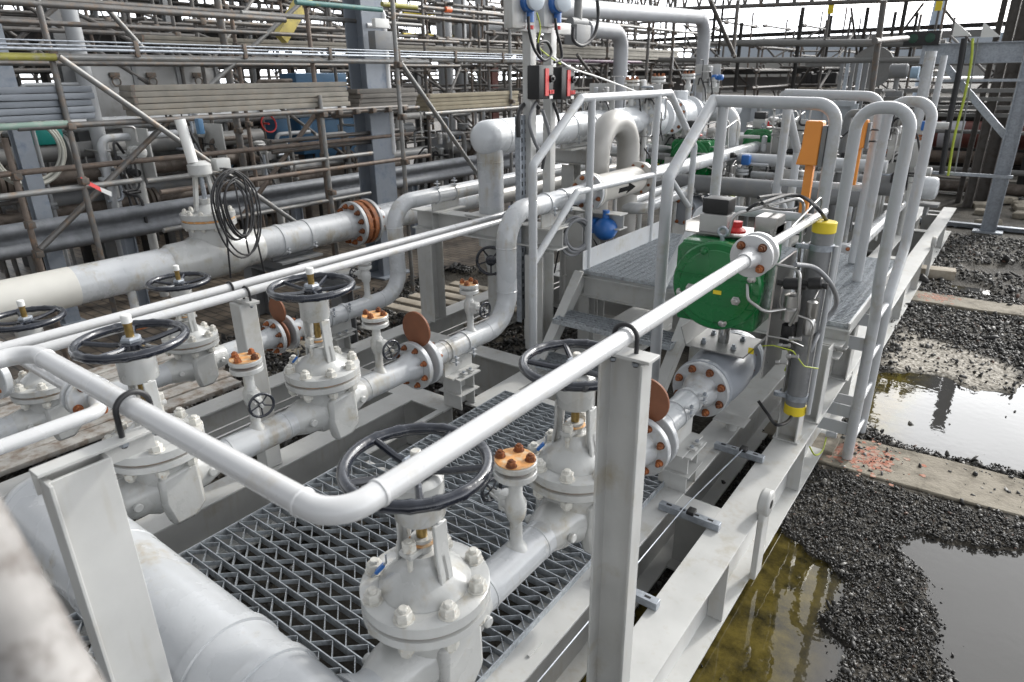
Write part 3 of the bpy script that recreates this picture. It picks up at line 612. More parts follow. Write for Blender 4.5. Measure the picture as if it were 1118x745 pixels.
def branch_vent(label, loc, s=1.0, hw=None, rise=.44, group=None, body_h=.24, fl=.078, wheel_r=.045, rust=True, m=CAST, lock=False):
    "small vertical branch off the top of the pipe with a valve body and a rusty blanked flange"
    t = thing('vent_branch', label, 'vent valve')
    mb = MB(); pr = .073 * s if s > .9 else .064
    mb.lathe((0, 0, pr * .8), (0, 0, 1), [(.045, 0), (.032, .02), (.024, .03), (.024, body_h - pr * .8 - .06), (.034, body_h - pr * .8 - .045), (.040, body_h - pr * .8 - .01), (.040, body_h - pr * .8 + .02), (.026, body_h - pr * .8 + .05), (.024, rise - pr * .8 - .055), (.040, rise - pr * .8 - .035), (.040, rise - pr * .8 - .03)], 24)
    mb.done('branch_pipe', m, t, ang=50)
    MB().disc((0, 0, rise - .066), (0, 0, 1), fl, .026, 36).done('lower_flange', m, t)
    MB().disc((0, 0, rise - .038), (0, 0, 1), fl * .6, .014, 24, hole=None).done('gasket', RUSTF, t)
    MB().disc((0, 0, rise - .024), (0, 0, 1), fl, .022, 36).done('blank_flange', m, t)
    MB().disc((0, 0, rise - .0018), (0, 0, 1), fl * .93, .004, 36, ch=.001).done('rust_stain', RUSTO, t)
    bolts(t, (0, 0, rise + .002), (0, 0, 1), fl * .70, 4, .0165, RUST, h=.019, st=.007, ph=.25)
    if hw is not None:
        d = Vector((math.cos(hw), math.sin(hw), 0)); c = Vector((0, 0, body_h))
        mb = MB(); mb.box(c + d * .05, (.05, .05, .075), b=.01).lathe(c + d * .02, d, [(.03, 0), (.03, .03), (.018, .04), (.018, .085), (.008, .09), (.008, .14)], 16)
        mb.done('bonnet', m, t, ang=50)
        u = Vector((-d.y, d.x, 0))
        for k in (-1, 1): MB().beam(c + d * .06 + u * k * .022, c + d * .125 + u * k * .018, .008, .012).done('yoke_arm', m, t)
        handwheel(t, c + d * .14, d, wheel_r, .0065, 5, WHEEL, hub=.014, bumps=True)
    t.location = loc; return t
def blind(label, loc, R=.115, neck=.16, tk=.016):
    "figure-eight paddle whose solid half stands above the flanges"
    t = thing('spectacle_blind', label, 'pipe blind')
    MB().disc((0, 0, 0), (0, 1, 0), .105, tk, 40).done('inner_ring', BLIND, t)
    mb = MB(); n = 28; pl = []
    a0 = math.asin(.03 / R)
    for k in range(n + 1):
        a = -math.pi / 2 + a0 + (2 * math.pi - 2 * a0) * k / n; pl.append((R * math.cos(a), neck + R * .62 + R * math.sin(a)))
    pl = [(.03, .09)] + pl + [(-.03, .09)]
    mb.prism(pl, (0, tk, 0), (1, 0, 0), (0, 0, 1), tk); mb.done('paddle', BLIND, t, bev=.003)
    t.location = loc; return t
def stanchion(label, x, y, z0, z1, w_=.16, shoe=True, pr=.073, zc=.42, leng=.2, cat='pipe support'):
    t = thing('pipe_support', label, cat, (x, y, z0))
    MB().section((x, y, z0), (x, y, z1), I_(w_, w_ * .9, .010, .008), up=(0, 1, 0)).done('stub_column', FRAME, t, bev=.0015)
    MB().box((x, y, z1 + .005), (w_ * 1.35, w_ * 1.35, .010)).done('head_plate', FRAME, t)
    MB().box((x, y, z0 + (z1 - z0) * .5), (w_ * 1.25, w_ * 1.25, .008)).done('mid_plate', FRAME, t)
    if shoe:
        MB().box((x, y, z1 + .018), (w_ * .9, leng * 1.4, .010)).beam((x, y - leng * .7, (z1 + .02 + zc - pr) / 2), (x, y + leng * .7, (z1 + .02 + zc - pr) / 2), .010, zc - pr - z1 - .02 + .02).done('pipe_shoe', FRAME, t)
        for sy in (-1, 1):
            MB().box((x + w_ * .5, y + sy * .035, z1 + .03), (.05, .03, .012), b=.002).done('clip', FRAME, t)
            MB().lathe((x + w_ * .5, y + sy * .035, z1 + .036), (0, 0, 1), [(.011, 0), (.011, .01)], 6).done('bolt', GALV, t)
    return t
def seam(mb, c, axis, r): mb.lathe(Vector(c) - Vector(axis).normalized() * .006, axis, [(r - .001, 0), (r + .0025, .003), (r + .0025, .009), (r - .001, .012)], 32, cap=False)
ZP = .42
# ------------------------------------------------------------------ header
hd = thing('header_pipe', 'large pale header pipe crossing low at the bottom left corner', 'pipe', (-2, .70, .25))
YH = .68
MB().cyl((-3.0, YH, ZP), (.4, YH, ZP), .165, seg=56).lathe((-3.0, YH, ZP), (-1, 0, 0), [(.165, 0), (.16, .03), (.14, .07), (.10, .105), (.05, .122), (0, .125)], 48).done('pipe_run', PIPE, hd)
for x in (-2.35, -2.98):
    mb = MB(); seam(mb, (x, YH, ZP), (1, 0, 0), .165); mb.done('weld_seam', PIPE, hd)
for x in (-1.62, -1.42):
    MB().lathe((x - .02, YH, ZP), (1, 0, 0), [(.165, 0), (.174, .001), (.174, .039), (.165, .04)], 48, cap=False).done('strap', PIPE, hd)
    for k in (-1, 1): MB().box((x, YH - .185, ZP - .06 + k * .03), (.045, .07, .010), b=.003).done('ear', PIPE, hd)
    MB().cyl((x, YH - .2, ZP - .13), (x, YH - .2, ZP + .0), .008, seg=8).lathe((x, YH - .2, ZP - .02), (0, 0, 1), [(.015, 0), (.015, .013)], 6).done('clamp_bolt', GALV, hd)
for x in (-1.2, -2.8):
    MB().lathe((x, YH + .13, ZP), (0, 1, 0), [(.12, 0), (.10, .03), (.076, .06), (.073, .10)], 32).done('outlet', PIPE, hd)

def run(name, label, segs, r, m=PIPE, bend=0, seams=(), parts=(), cat='pipe'):
    "one welded pipe run: segs is a list of polylines"
    lo = segs[0][0]; t = thing('pipe_run', label, cat, lo)
    for s_ in segs: MB().tube(s_, r, bend=bend, seg=32).done('pipe', m, t, ang=60)
    for c, ax in seams:
        mb = MB(); seam(mb, c, ax, r); mb.done('weld_seam', m, t)
    return t
# ------------------------------------------------------------------ line 1 (nearest)
X1 = -1.2; r6 = .073
l1 = run('line', 'nearest light grey pipe run lying over the floor grating towards the green actuator', [[(X1, YH + .2, ZP), (X1, .92, ZP)], [(X1, 1.34, ZP), (X1, 1.78, ZP)], [(X1, 2.2, ZP), (X1, 2.56, ZP)], [(X1, 2.80, ZP), (X1, 3.32, ZP)]], r6,
         seams=[((X1, 1.40, ZP), (0, 1, 0)), ((X1, 1.72, ZP), (0, 1, 0)), ((X1, 2.27, ZP), (0, 1, 0)), ((X1, 2.87, ZP), (0, 1, 0))])
flange(l1, (X1, 2.60, ZP), (0, 1, 0), .157, .036, PIPE, r6, neck=.09)
flange(l1, (X1, 2.727, ZP), (0, -1, 0), .157, .036, PIPE, r6, neck=.09)
flange(l1, (X1, 3.37, ZP), (0, 1, 0), .166, .034, PIPE, r6, neck=.09)
band(l1, (X1, 3.02, ZP), (0, 1, 0), r6, ears=(.9, 0, .45)); band(l1, (X1, 3.20, ZP), (0, 1, 0), r6, ears=(.9, 0, .45))
gate_valve('gate valve nearest the camera, dark handwheel under the bent white rail', (X1, 1.13, ZP), 1, 0, wheel_ph=.2, tagside=-2.5)
gate_valve('gate valve half hidden by the white channel post', (X1, 2.0, ZP), 1, 0, wheel_ph=.8, tagside=-2.6)
branch_vent('rust-topped vent flange between the two nearest handwheel valves', (X1, 1.6, ZP), hw=math.pi * .93, rise=.44)
blind('brown paddle blind mostly hidden behind the white channel post', (X1, 2.656, ZP))
stanchion('stub support under the nearest pipe beside the white channel post', -1.155, 3.03, 0, .235, zc=ZP)
# ------------------------------------------------------------------ line 2
X2 = -2.8
l2 = run('line', 'middle pipe run with two handwheel valves that turns up in front of the stairs', [[(X2, YH + .2, ZP), (X2, .9, ZP)], [(X2, 1.3, ZP), (X2, 1.78, ZP)], [(X2, 2.2, ZP), (X2, 2.60, ZP)],
          [(X2, 2.86, ZP), (X2, 3.66, ZP), (X2, 3.66, 1.22), (X2, 4.72, 1.22)]], r6, bend=.23,
         seams=[((X2, 1.40, ZP), (0, 1, 0)), ((X2, 1.72, ZP), (0, 1, 0)), ((X2, 2.27, ZP), (0, 1, 0)), ((X2, 2.93, ZP), (0, 1, 0)), ((X2, 3.40, ZP), (0, 1, 0)), ((X2, 3.66, .66), (0, 0, 1)), ((X2, 3.66, .98), (0, 0, 1)), ((X2, 3.9, 1.22), (0, 1, 0))])
flange(l2, (X2, 2.66, ZP), (0, 1, 0), .157, .036, PIPE, r6, neck=.09)
flange(l2, (X2, 2.787, ZP), (0, -1, 0), .157, .036, PIPE, r6, neck=.09)
flange(l2, (X2, 4.76, 1.22), (0, 1, 0), .15, .034, PIPE, r6, neck=.07)
for y in (2.98, 3.16): band(l2, (X2, y, ZP), (0, 1, 0), r6, ears=(.85, 0, -.5))
for y in (4.15, 4.38): band(l2, (X2, y, 1.22), (0, 1, 0), r6, ears=(.85, 0, -.5))
gate_valve('gate valve on the middle pipe next to the saddle post, tall threaded stem', (X2, 1.09, ZP), 1, .10, wheel_ph=1.1, tagside=2.8, z_w=.69)
gate_valve('gate valve on the middle pipe between two rusty vent flanges', (X2, 2.0, ZP), 1, .09, wheel_ph=.5, tagside=-2.4, z_w=.69)
branch_vent('rust-topped vent with black handwheel on the middle pipe in front of the square post', (X2, 1.57, ZP), hw=-.25, rise=.44, wheel_r=.058)
branch_vent('rust-topped vent with black handwheel beside the standing brown paddle', (X2, 2.4, ZP), hw=-.15, rise=.42, wheel_r=.055)
branch_vent('small rust-topped vent on the pipe below the tall bend', (X2, 3.24, ZP), hw=-.05, rise=.40, wheel_r=.05, fl=.066)
blind('round brown paddle blind standing on the middle pipe', (X2, 2.716, ZP))
stanchion('grey stub support under the middle pipe at the grating corner', X2 + .03, 3.06, 0, .235, zc=ZP)
# upper length of line 2 with strainer
st = thing('strainer', 'beige pipe strainer with a black flow arrow above the toe board', 'strainer', (X2, 5.3, 1.1))
MB().lathe((X2, 4.80, 1.22), (0, 1, 0), [(.073, 0), (.15, .001), (.15, .034), (.10, .04), (.118, .10), (.118, .80), (.10, .86), (.15, .87), (.15, .90)], 40).done('body', BEIGE, st)
bolts(st, (X2, 4.834, 1.22), (0, 1, 0), .125, 8, .014, RUST); bolts(st, (X2, 5.67, 1.22), (0, -1, 0), .125, 8, .014, RUST)
a_ = MB(); N_ = 10; HW = .05
def hw_span(p):      # along-pipe extent of the arrow at height p across it
    tip = .15 - .13 * abs(p) / HW; tail = -.15 if abs(p) <= .021 else .02
    return tail, tip
ps = sorted(set([-.0211, -.021, .021, .0211] + [-HW + 2 * HW * k / N_ for k in range(N_ + 1)]))
for pa, pb in zip(ps[:-1], ps[1:]):
    q_ = []
    pm = (pa + pb) / 2
    t0 = hw_span(pm)[0]
    for p, y_ in ((pa, t0), (pa, hw_span(pa)[1]), (pb, hw_span(pb)[1]), (pb, t0)):
        th = R_(-12) + p / .12; q_.append((th, max(y_, t0)))
    vv = [(X2 + r__ * math.cos(th), 5.25 + y_, 1.22 + r__ * math.sin(th)) for r__ in (.116, .1215) for th, y_ in q_]
    a_.add(vv, [(0, 1, 2, 3), (4, 5, 6, 7), (0, 1, 5, 4), (1, 2, 6, 5), (2, 3, 7, 6), (3, 0, 4, 7)])
a_.done('flow_arrow', mat('black_marking', (.012, .012, .012), .85, spec=.1), st)
MB().cyl((X2, 5.25, .92), (X2, 5.25, 1.12), .02, seg=14).done('drain_pipe', GUNI, st)
t = run('line', 'pipe continuing beyond the beige strainer towards the far green actuators', [[(X2, 5.74, 1.22), (X2, 9.3, 1.22)]], r6)
flange(t, (X2, 5.705, 1.22), (0, -1, 0) if False else (0, 1, 0), .15, .034, PIPE, r6)
# ------------------------------------------------------------------ line 3
X3 = -3.97; r4 = .066
l3 = run('line', 'third pipe run at the far left side of the skid with an upward bend', [[(X3, -.5, ZP), (X3, .88, ZP)], [(X3, 1.26, ZP), (X3, 1.70, ZP)], [(X3, 2.08, ZP), (X3, 2.42, ZP)],
          [(X3, 2.66, ZP), (X3, 3.70, ZP), (X3, 3.70, 1.17), (X3, 7.2, 1.17)]], r4, bend=.2, seams=[((X3, 2.7, ZP), (0, 1, 0)), ((X3, 3.48, ZP), (0, 1, 0)), ((X3, 3.70, .62), (0, 0, 1)), ((X3, 3.70, .98), (0, 0, 1))])
flange(l3, (X3, 2.46, ZP), (0, 1, 0), .127, .03, PIPE, r4, neck=.07)
flange(l3, (X3, 2.60, ZP), (0, -1, 0), .127, .03, PIPE, r4, neck=.07)
for y in (2.95, 3.1): band(l3, (X3, y, ZP), (0, 1, 0), r4, ears=(.8, 0, .6))
for y in (4.2, 4.42): band(l3, (X3, y, 1.17), (0, 1, 0), r4, ears=(.3, 0, 1))
gate_valve('smaller gate valve at the left edge behind the two thin white pipes', (X3, 1.07, ZP), .82, .09, pr=r4, wheel_ph=.2, z_w=.67)
gate_valve('smaller gate valve on the third pipe behind the two thin white pipes', (X3, 1.89, ZP), .82, .09, pr=r4, wheel_ph=.9, z_w=.67)
branch_vent('small vent with lever on the third pipe near its upward bend', (X3, 3.35, ZP), hw=math.pi, rise=.36, s=.8, fl=.055, wheel_r=.04)
blind('smaller brown paddle blind on the third pipe', (X3, 2.52, ZP), R=.09, neck=.13)
stanchion('pipe shoe and stub under the third pipe', X3 - .02, 3.03, 0, .25, w_=.14, zc=ZP, pr=r4)

# ------------------------------------------------------------------ cross rack
rk = thing('pipe_rack', 'grey H-column rack under the raised bends with slotted cross beam', 'pipe rack', (-3.5, 4.2, 0))
for x, y in ((-4.12, 4.25), (-2.9, 4.22)):
    MB().section((x, y, 0), (x, y, .86 if x < -4 else .80), I_(.17, .16, .011, .008), up=(0, 1, 0)).done('column', FRAME, rk, bev=.002)
MB().section((-4.25, 4.25, .945), (-2.70, 4.25, .945), I_(.16, .17, .011, .008)).done('cross_beam', FRAME, rk, bev=.002)
for x in (-4.0, -3.6, -3.2): MB().box((x, 4.25, .945), (.008, .15, .146)).done('stiffener', FRAME, rk)
MB().box((X3, 4.32, 1.036), (.16, .36, .010)).beam((X3, 4.15, 1.07), (X3, 4.5, 1.07), .010, .07).done('pipe_shoe', FRAME, rk)
MB().box((X2, 4.26, 1.036), (.16, .36, .010)).beam((X2, 4.1, 1.09), (X2, 4.44, 1.09), .010, .10).done('pipe_shoe', FRAME, rk)
MB().section((-2.95, 4.9, 0), (-2.95, 4.9, 1.0), I_(.15, .14, .010, .008), up=(0, 1, 0)).done('column', FRAME, rk)

# ------------------------------------------------------------------ bent white rail with its posts
ZR = 1.40; XR = -.81
fr = thing('bent_pipe_rail', 'white small-bore pipe bent round the corner in the foreground, bolted flange at its middle', 'pipe', (-1.5, .56, 1.37))
MB().tube([(-2.13, -2.0, ZR), (-2.13, .565, ZR), (XR, .565, ZR), (XR, 2.70, ZR)], .0255, bend=.07, seg=24).done('pipe', RAILW, fr, ang=60)
MB().tube([(XR, 2.80, ZR), (XR, 3.95, ZR - .01)], .0215, seg=24).done('pipe', RAILW, fr)
for c, ax in [((XR - .09, .565, ZR), (1, 0, 0)), ((XR, .665, ZR), (0, 1, 0)), ((-2.13, .47, ZR), (0, 1, 0)), ((-2.03, .565, ZR), (1, 0, 0))]:
    mb = MB(); seam(mb, c, ax, .0255); mb.done('weld_seam', RAILW, fr)
f1 = MB().lathe((XR, 2.66, ZR), (0, 1, 0), [(.031, -.03), (.042, .02), (.045, .055), (.084, .057), (.088, .06), (.088, .078), (.084, .081)], 40).done('flange', RAILW, fr)
f2 = MB().lathe((XR, 2.826, ZR), (0, -1, 0), [(.03, -.03), (.042, .01), (.084, .012), (.088, .015), (.088, .038), (.084, .041)], 40).done('flange', RAILW, fr)
bolts(fr, (XR, 2.715, ZR), (0, -1, 0), .062, 4, .015, RUST, h=.02, st=.012)
bolts(fr, (XR, 2.816, ZR), (0, 1, 0), .062, 4, .013, RUST)
def ubolt(c, axis, r, parent, m=RUBBER, t=.007):
    "U-bolt: legs down through the plate, bow over the pipe running along axis"
    c = Vector(c); a = Vector(axis).normalized(); s_ = a.cross(Vector((0, 0, 1))).normalized(); pts = [c - s_ * r + Vector((0, 0, -r - .05))]
    for k in range(0, 13):
        th = math.pi * k / 12; pts.append(c - s_ * r * math.cos(th) + Vector((0, 0, r * math.sin(th))))
    pts.append(c + s_ * r + Vector((0, 0, -r - .05)))
    o = MB().tube(pts, t, seg=10).done('saddle_clamp', m, parent)
    for k in (-1, 1): MB().lathe(c + s_ * r * k + Vector((0, 0, -r - .045)), (0, 0, 1), [(.011, 0), (.011, .009)], 6).done('nut', GALV, parent)
# channel post on the outer beam
cp = thing('channel_post', 'white channel-section post standing right in front, carrying the bent rail', 'post', (-.80, 1.56, 0))
MB().section((-.795, 1.60, 0.002), (-.795, 1.60, 1.345), [(-.07, -.03), (.07, -.03), (.07, .035), (.062, .035), (.058, -.022), (-.058, -.022), (-.062, .035), (-.07, .035)], up=(0, -1, 0)).done('channel', FRAME, cp, bev=.0015)
MB().box((-.79, 1.615, 1.351), (.155, .07, .010)).done('cap_plate', FRAME, cp, bev=.001)
ubolt((XR, 1.62, ZR), (0, 1, 0), .037, cp)
lp = thing('saddle_post', 'white H-section post in the left foreground with a channel arm on top', 'post', (-1.5, .45, 0))
MB().section((-1.525, .42, -.38), (-1.525, .42, 1.318), [(-.065, -.035), (-.057, -.035), (-.053, .017), (.053, .017), (.057, -.035), (.065, -.035), (.065, .025), (.06, .025), (-.060, .025), (-.060, .045), (-.068, .045)], up=(1, 0, 0)).done('column', FRAME, lp, bev=.0015)
MB().section((-1.53, .345, 1.326), (-1.53, .60, 1.326), [(-.022, .014), (.022, .014), (.022, .006), (-.014, .006), (-.014, -.05), (-.022, -.05)]).done('arm', FRAME, lp, bev=.001)
ubolt((-1.53, .565, ZR), (1, 0, 0), .038, lp)
# ------------------------------------------------------------------ two thin white pipes on the left
ZT = 1.07
for k, (x, lab) in enumerate([(-3.27, 'thin white pipe, upper and farther of the pair crossing the left half'), (-3.12, 'thin white pipe, lower and nearer of the pair crossing the left half')]):
    MB().tube([(x, -1.5, ZT), (x, 4.5, ZT)], .024, seg=18).done('thin_pipe', RAILW, **tg(lab, 'pipe', 'paired thin pipes'))
sp = thing('square_post', 'light square post under the two thin white pipes', 'post', (-3.2, 1.82, 0))
MB().box((-3.17, 1.82, .505), (.10, .10, 1.01)).done('post', FRAME, sp, bev=.006)
MB().box((-3.19, 1.82, 1.02), (.27, .06, .016)).done('saddle_plate', FRAME, sp, bev=.002)
for x in (-3.27, -3.12): ubolt((x, 1.82, ZT), (0, 1, 0), .030, sp, t=.006)
# small-bore pipe with flange at the left edge
sb = thing('small_bore_pipe', 'small white pipe with a rust-bolted flange at the left edge, under the bent rail', 'pipe', (-2.6, .7, 1.0))
MB().tube([(-2.52, -.6, .98), (-2.52, .82, .98), (-2.66, .86, .98)], .026, bend=.06, seg=20).done('pipe', RAILW, sb, ang=60)
MB().tube([(-2.78, .84, .98), (-3.6, .84, .98)], .024, seg=18).done('pipe', RAILW, sb)
fa = Vector((-1, .06, 0)).normalized()
for c in ((-2.655, .85, .98), (-2.705, .85, .98)): MB().disc(c, fa, .085, .026, 36).done('flange', PIPE, sb)
bolts(sb, (-2.655, .85, .98), -fa, .060, 4, .015, RUST, h=.02, st=.012, ph=.25)
sb2 = thing('flange_end', 'part of a rust-bolted white flange cut by the left frame edge', 'flange', (-2.9, .6, 1.1))
q = P(-2, 412, Z=1.02); MB().disc(q, (.3, -.95, .1), .085, .03, 36).done('flange', PIPE, sb2); bolts(sb2, q, (.3, -.95, .1), .06, 4, .016, RUST, h=.02, st=.012)
# ------------------------------------------------------------------ strut channels and rod over the gap
for x0, x1, y, lab in [(-1.12, -.83, 3.51, 'short slotted strut bridging the frame gap below the ball valve'), (-1.13, -.81, 2.76, 'short slotted strut bridging the frame gap beside the channel post foot'), (-1.15, -.83, 2.10, 'short slotted strut bridging the frame gap, lowest of the three')]:
    t = thing('strut_channel', lab, 'strut', ((x0 + x1) / 2, y, 0), 'slotted struts')
    MB().section((x0, y, .022), (x1, y, .022), [(-.02, -.018), (.02, -.018), (.02, .020), (-.02, .020)]).done('channel', GALV, t, bev=.002)
    mb = MB()
    for k in range(4): mb.box((x0 + .05 + k * (x1 - x0 - .1) / 3, y, .0422), (.028, .012, .003))
    mb.done('slots', BLACK, t)
    MB().box((x0 + .17, y, .052), (.04, .05, .022), b=.005).done('clip', BLACK, t)
for o_, lab in ((0, 'thin bright rod running over the struts beside the outer beam'),):
    MB().tube([(-1.02, -.5, .052), (-1.0, 2.8, .058), (-.95, 3.5, .056)], .0036, seg=8).done('thin_rod', GALV, **tg(lab, 'rod'))
for dx, lab in ((0, 'farther of two bright sensing lines between the left beams'), (.05, 'nearer of two bright sensing lines between the left beams')):
    MB().tube([(-3.86 + dx * 2, -1, -.02), (-3.84 + dx * 2, 6.5, -.02)], .007, seg=8).done('tubing_line', STAIN, **tg(lab, 'tubing'))
# ------------------------------------------------------------------ ball valves with green actuators
def actuated_valve(label, loc, s=1.0, valve=True, pr=.084, big=True):
    t = thing('actuated_ball_valve', label, 'valve')
    if valve:
        MB().lathe((0, -.285, 0), (0, 1, 0), [(.166, 0), (.17, .004), (.17, .030), (.15, .034), (.15, .06), (.158, .10), (.172, .17), (.174, .27), (.172, .37), (.158, .44), (.14, .49), (.14, .54), (.168, .545), (.168, .57)], 48).done('body', mat('valve_body_grey', (.30, .32, .355), .34, var=.05, coat=.3), t)
        MB().lathe((0, .29, 0), (0, 1, 0), [(.168, 0), (.168, .032), (.10, .035), (.085, .10)], 44).done('flange', PIPE, t)
        bolts(t, (0, -.325, 0), (0, -1, 0), .135, 8, .019, RUST, h=.022, st=.016); bolts(t, (0, .285, 0), (0, -1, 0), .135, 8, .017, RUST, h=.02, st=.012)
        MB().cyl((0, 0, .15), (0, 0, .185), .10, seg=32).done('top_pad', mat('valve_body_grey', (0, 0, 0)), t)
    MB().cyl((0, 0, .18), (0, 0, .37), .034, seg=24).done('stem', CHROME, t)
    # stainless bracket
    pl = [(-.24, .29), (-.22, .29), (-.17, .20), (.17, .20), (.24, .30), (.22, .30), (.168, .208), (-.168, .208)]
    MB().prism([(-.20, .30), (-.205, .30), (-.165, .188), (.18, .188), (.27, .31), (.265, .31), (.177, .196), (-.162, .196)], (0, .17, 0), (1, 0, 0), (0, 0, 1), .34).done('bracket', mat('bracket_steel', (.27, .27, .265), .42, metal=.3, var=.12), t)
    for x in (-.09, .09):
        for y in (-.08, .08): MB().lathe((x, y, .196), (0, 0, 1), [(.016, 0), (.016, .016), (.01, .016), (.01, .03)], 6).done('bracket_bolt', GALV, t)
    MB().box((.215, -.168, .245), (.03, .004, .035)).done('label_plate', YELLOW, t)
    # actuator: housing plus round cover facing -y
    MB().box((0, -.03, .60), (.45, .36, .47), b=.02).done('housing', GREEN, t)
    MB().prism([(-.215, .22), (.215, .22), (.243, .19), (.243, 0), (-.243, 0), (-.243, .19)], (0, -.20, .60), (1, 0, 0), (0, 0, 1), .02).done('cover_plate', GREEN, t, bev=.006)
    MB().lathe((0, -.20, .60), (0, -1, 0), [(.248, 0), (.248, .034), (.238, .044), (.205, .046), (.200, .052), (0, .054)], 64).done('round_cover', GREEN, t, ang=30)
    MB().box((0, -.254, .655), (.45, .012, .006)).done('cover_seam', GREEN, t); MB().box((0, -.250, .50), (.44, .010, .006)).done('cover_seam', GREEN, t)
    for a in (.12, .62, 1.10, 1.6): 
        for k in ((1,) if a in (.12, .62) else (1,)):
            th = math.pi * a
            MB().lathe((.205 * math.cos(th), -.238, .60 + .205 * math.sin(th)), (0, -1, 0), [(.026, 0), (.026, .012), (.017, .014), (.017, .03), (.012, .033)], 8).done('cover_bolt', GREEN if a > .5 and a < 1 else STAIN, t)
    for x, z in ((-.135, .575), (.125, .545)):
        MB().lathe((x, -.250, z), (0, -1, 0), [(.026, 0), (.026, .010), (.020, .012), (.020, .026), (.012, .03), (.012, .038)], 6).done('cover_bolt', STAIN, t)
    MB().box((.02, -.256, .575), (.045, .004, .022)).done('label_plate', YELLOW, t)
    MB().torus((-.02, -.15, .885), (0, 1, 0), .024, .009, 24, 8).done('eye_bolt', GALV, t)
    MB().cyl((-.02, -.15, .83), (-.02, -.15, .868), .012, seg=10).done('eye_bolt', GALV, t)
    # control tray above
    MB().prism([(-.26, 0), (.22, 0), (.22, .06), (.215, .06), (.215, .006), (-.255, .006), (-.255, .06), (-.26, .06)], (0, .18, .85), (1, 0, 0), (0, 0, 1), .28).done('tray', STAIN, t)
    MB().box((-.11, .0, .905), (.16, .14, .10), b=.008).done('control_box', mat('grey_box', (.42, .42, .41), .5), t)
    MB().box((-.11, .0, 1.0), (.15, .12, .085), b=.012).done('control_box', BLACK, t)
    MB().lathe((.02, -.05, .87), (0, 0, 1), [(.05, 0), (.05, .012), (.028, .03), (.028, .06)], 24).done('red_button', REDP, t)
    MB().box((.16, .07, .91), (.12, .16, .10), b=.008).done('control_box', STAIN, t)
    # instrument tubing and regulators on the right side
    x0 = .30
    MB().box((x0 - .012, .02, .42), (.010, .36, .66)).done('mounting_plate', STAIN, t)
    for (x, y, z, r_, h_, mm) in [(x0 + .08, -.12, .44, .045, .16, STAIN), (x0 + .08, -.12, .28, .035, .15, BLACK), (x0 + .17, -.06, .36, .03, .2, STAIN), (x0 + .16, .06, .26, .026, .3, STAIN), (x0 + .05, .10, .25, .03, .28, STAIN)]:
        MB().lathe((x, y, z), (0, 0, 1), [(r_ * .6, 0), (r_, .01), (r_, h_ * .45), (r_ * .8, h_ * .5), (r_ * .95, h_ * .55), (r_ * .95, h_ - .01), (r_ * .5, h_)], 16).done('regulator', mm, t)
    for (x, z, ln) in [(x0 + .03, .65, .09), (x0 + .15, .67, .07)]:
        MB().cyl((x, -.14, z), (x + ln, -.14, z + .012), .032, seg=18, ch=.006).cyl((x - .03, -.14, z), (x + ln + .025, -.14, z), .016, seg=14).done('solenoid', BLACK, t)
    for k, pts in enumerate([[(x0 - .13, -.24, .66), (x0 - .10, -.30, .58), (x0 + .0, -.31, .53), (x0 + .07, -.20, .53)], [(x0 - .08, -.18, .76), (x0 + .12, -.22, .76), (x0 + .14, -.22, .55), (x0 + .10, -.18, .44)], [(x0 + .02, -.1, .94), (x0 + .05, .35, 1.05), (x0 + .05, .35, .75)],
                             [(x0 - .30, -.12, .86), (x0 - .28, -.12, .98), (x0 + .0, .16, 1.06), (x0 + .03, .16, .5)], [(x0 + .02, -.12, .62), (x0 + .02, -.12, .50), (x0 + .2, -.1, .46), (x0 + .2, -.1, .2)], [(x0 + .17, -.04, .56), (x0 + .17, .1, .62), (x0 + .14, .1, .2)],
                             [(x0 - .01, -.16, .35), (x0 + .09, -.18, .36), (x0 + .16, -.08, .30)]]):
        MB().tube(pts, .0085 if k < 2 or k == 3 else .006, bend=.05, seg=10).done('tubing', STAIN, t, ang=60)
    MB().tube([(x0 - .02, -.2, .30), (x0 + .04, -.22, .325), (x0 + .14, -.2, .31), (x0 + .2, -.16, .22), (x0 + .26, -.1, .2)], .0035, bend=.03, seg=6).done('yellow_cable', YG, t)
    for k in range(4):
        MB().lathe((x0 + .06 + .05 * (k % 2), -.19, .22 + .05 * k), (1, 0, .2), [(.013, 0), (.013, .02), (.009, .022), (.009, .05), (.012, .052), (.012, .062)], 6).done('fitting', STAIN, t)
    t.location = loc
    return t
av = actuated_valve('ball valve with large round-fronted green actuator beside the grey conduit', (X1, 3.69, ZP))
MB().tube([(0, .40, 0), (0, 1.05, 0)], r6, seg=32).done('pipe', PIPE, av)
t = run('line', 'light grey pipe leaving the big green actuator under the side platform', [[(X1, 4.76, ZP), (X1, 10.5, ZP)]], r6)
flange(t, (X1, 6.9, ZP), (0, 1, 0), .15, .034, PIPE, r6); flange(t, (X1, 6.99, ZP), (0, -1, 0), .15, .034, PIPE, r6, bolts_on=False)
# ------------------------------------------------------------------ stairs and platform
pf = thing('stair_platform', 'grey step-over platform with stairs, handrails and toe board', 'platform', (-2.2, 5.2, 0))
XL = -2.66; XRt = -1.67; ZPf = .64
for x, s_ in ((XL, 1), (XRt, -1)):
    MB().prism([(3.82, 0), (4.0, 0), (4.54, .54), (4.54, ZPf + .01), (4.42, ZPf + .01)], (x - .005, 0, 0), (0, 1, 0), (0, 0, 1), .010).done('stringer', FRAME, pf)
    MB().prism([(3.80, 0), (3.82, 0), (4.44, ZPf + .01), (4.42, ZPf + .01)], (x - .045 if s_ < 0 else x - .035, 0, 0), (0, 1, 0), (0, 0, 1), .08).done('stringer_flange', FRAME, pf)
    MB().section((x, 4.50, ZPf - .12), (x, 6.15, ZPf - .12), Ch(.07 * s_, .2, .009, .007) if s_ > 0 else [(-a, b) for a, b in Ch(.07, .2, .009, .007)]).done('side_channel', FRAME, pf)
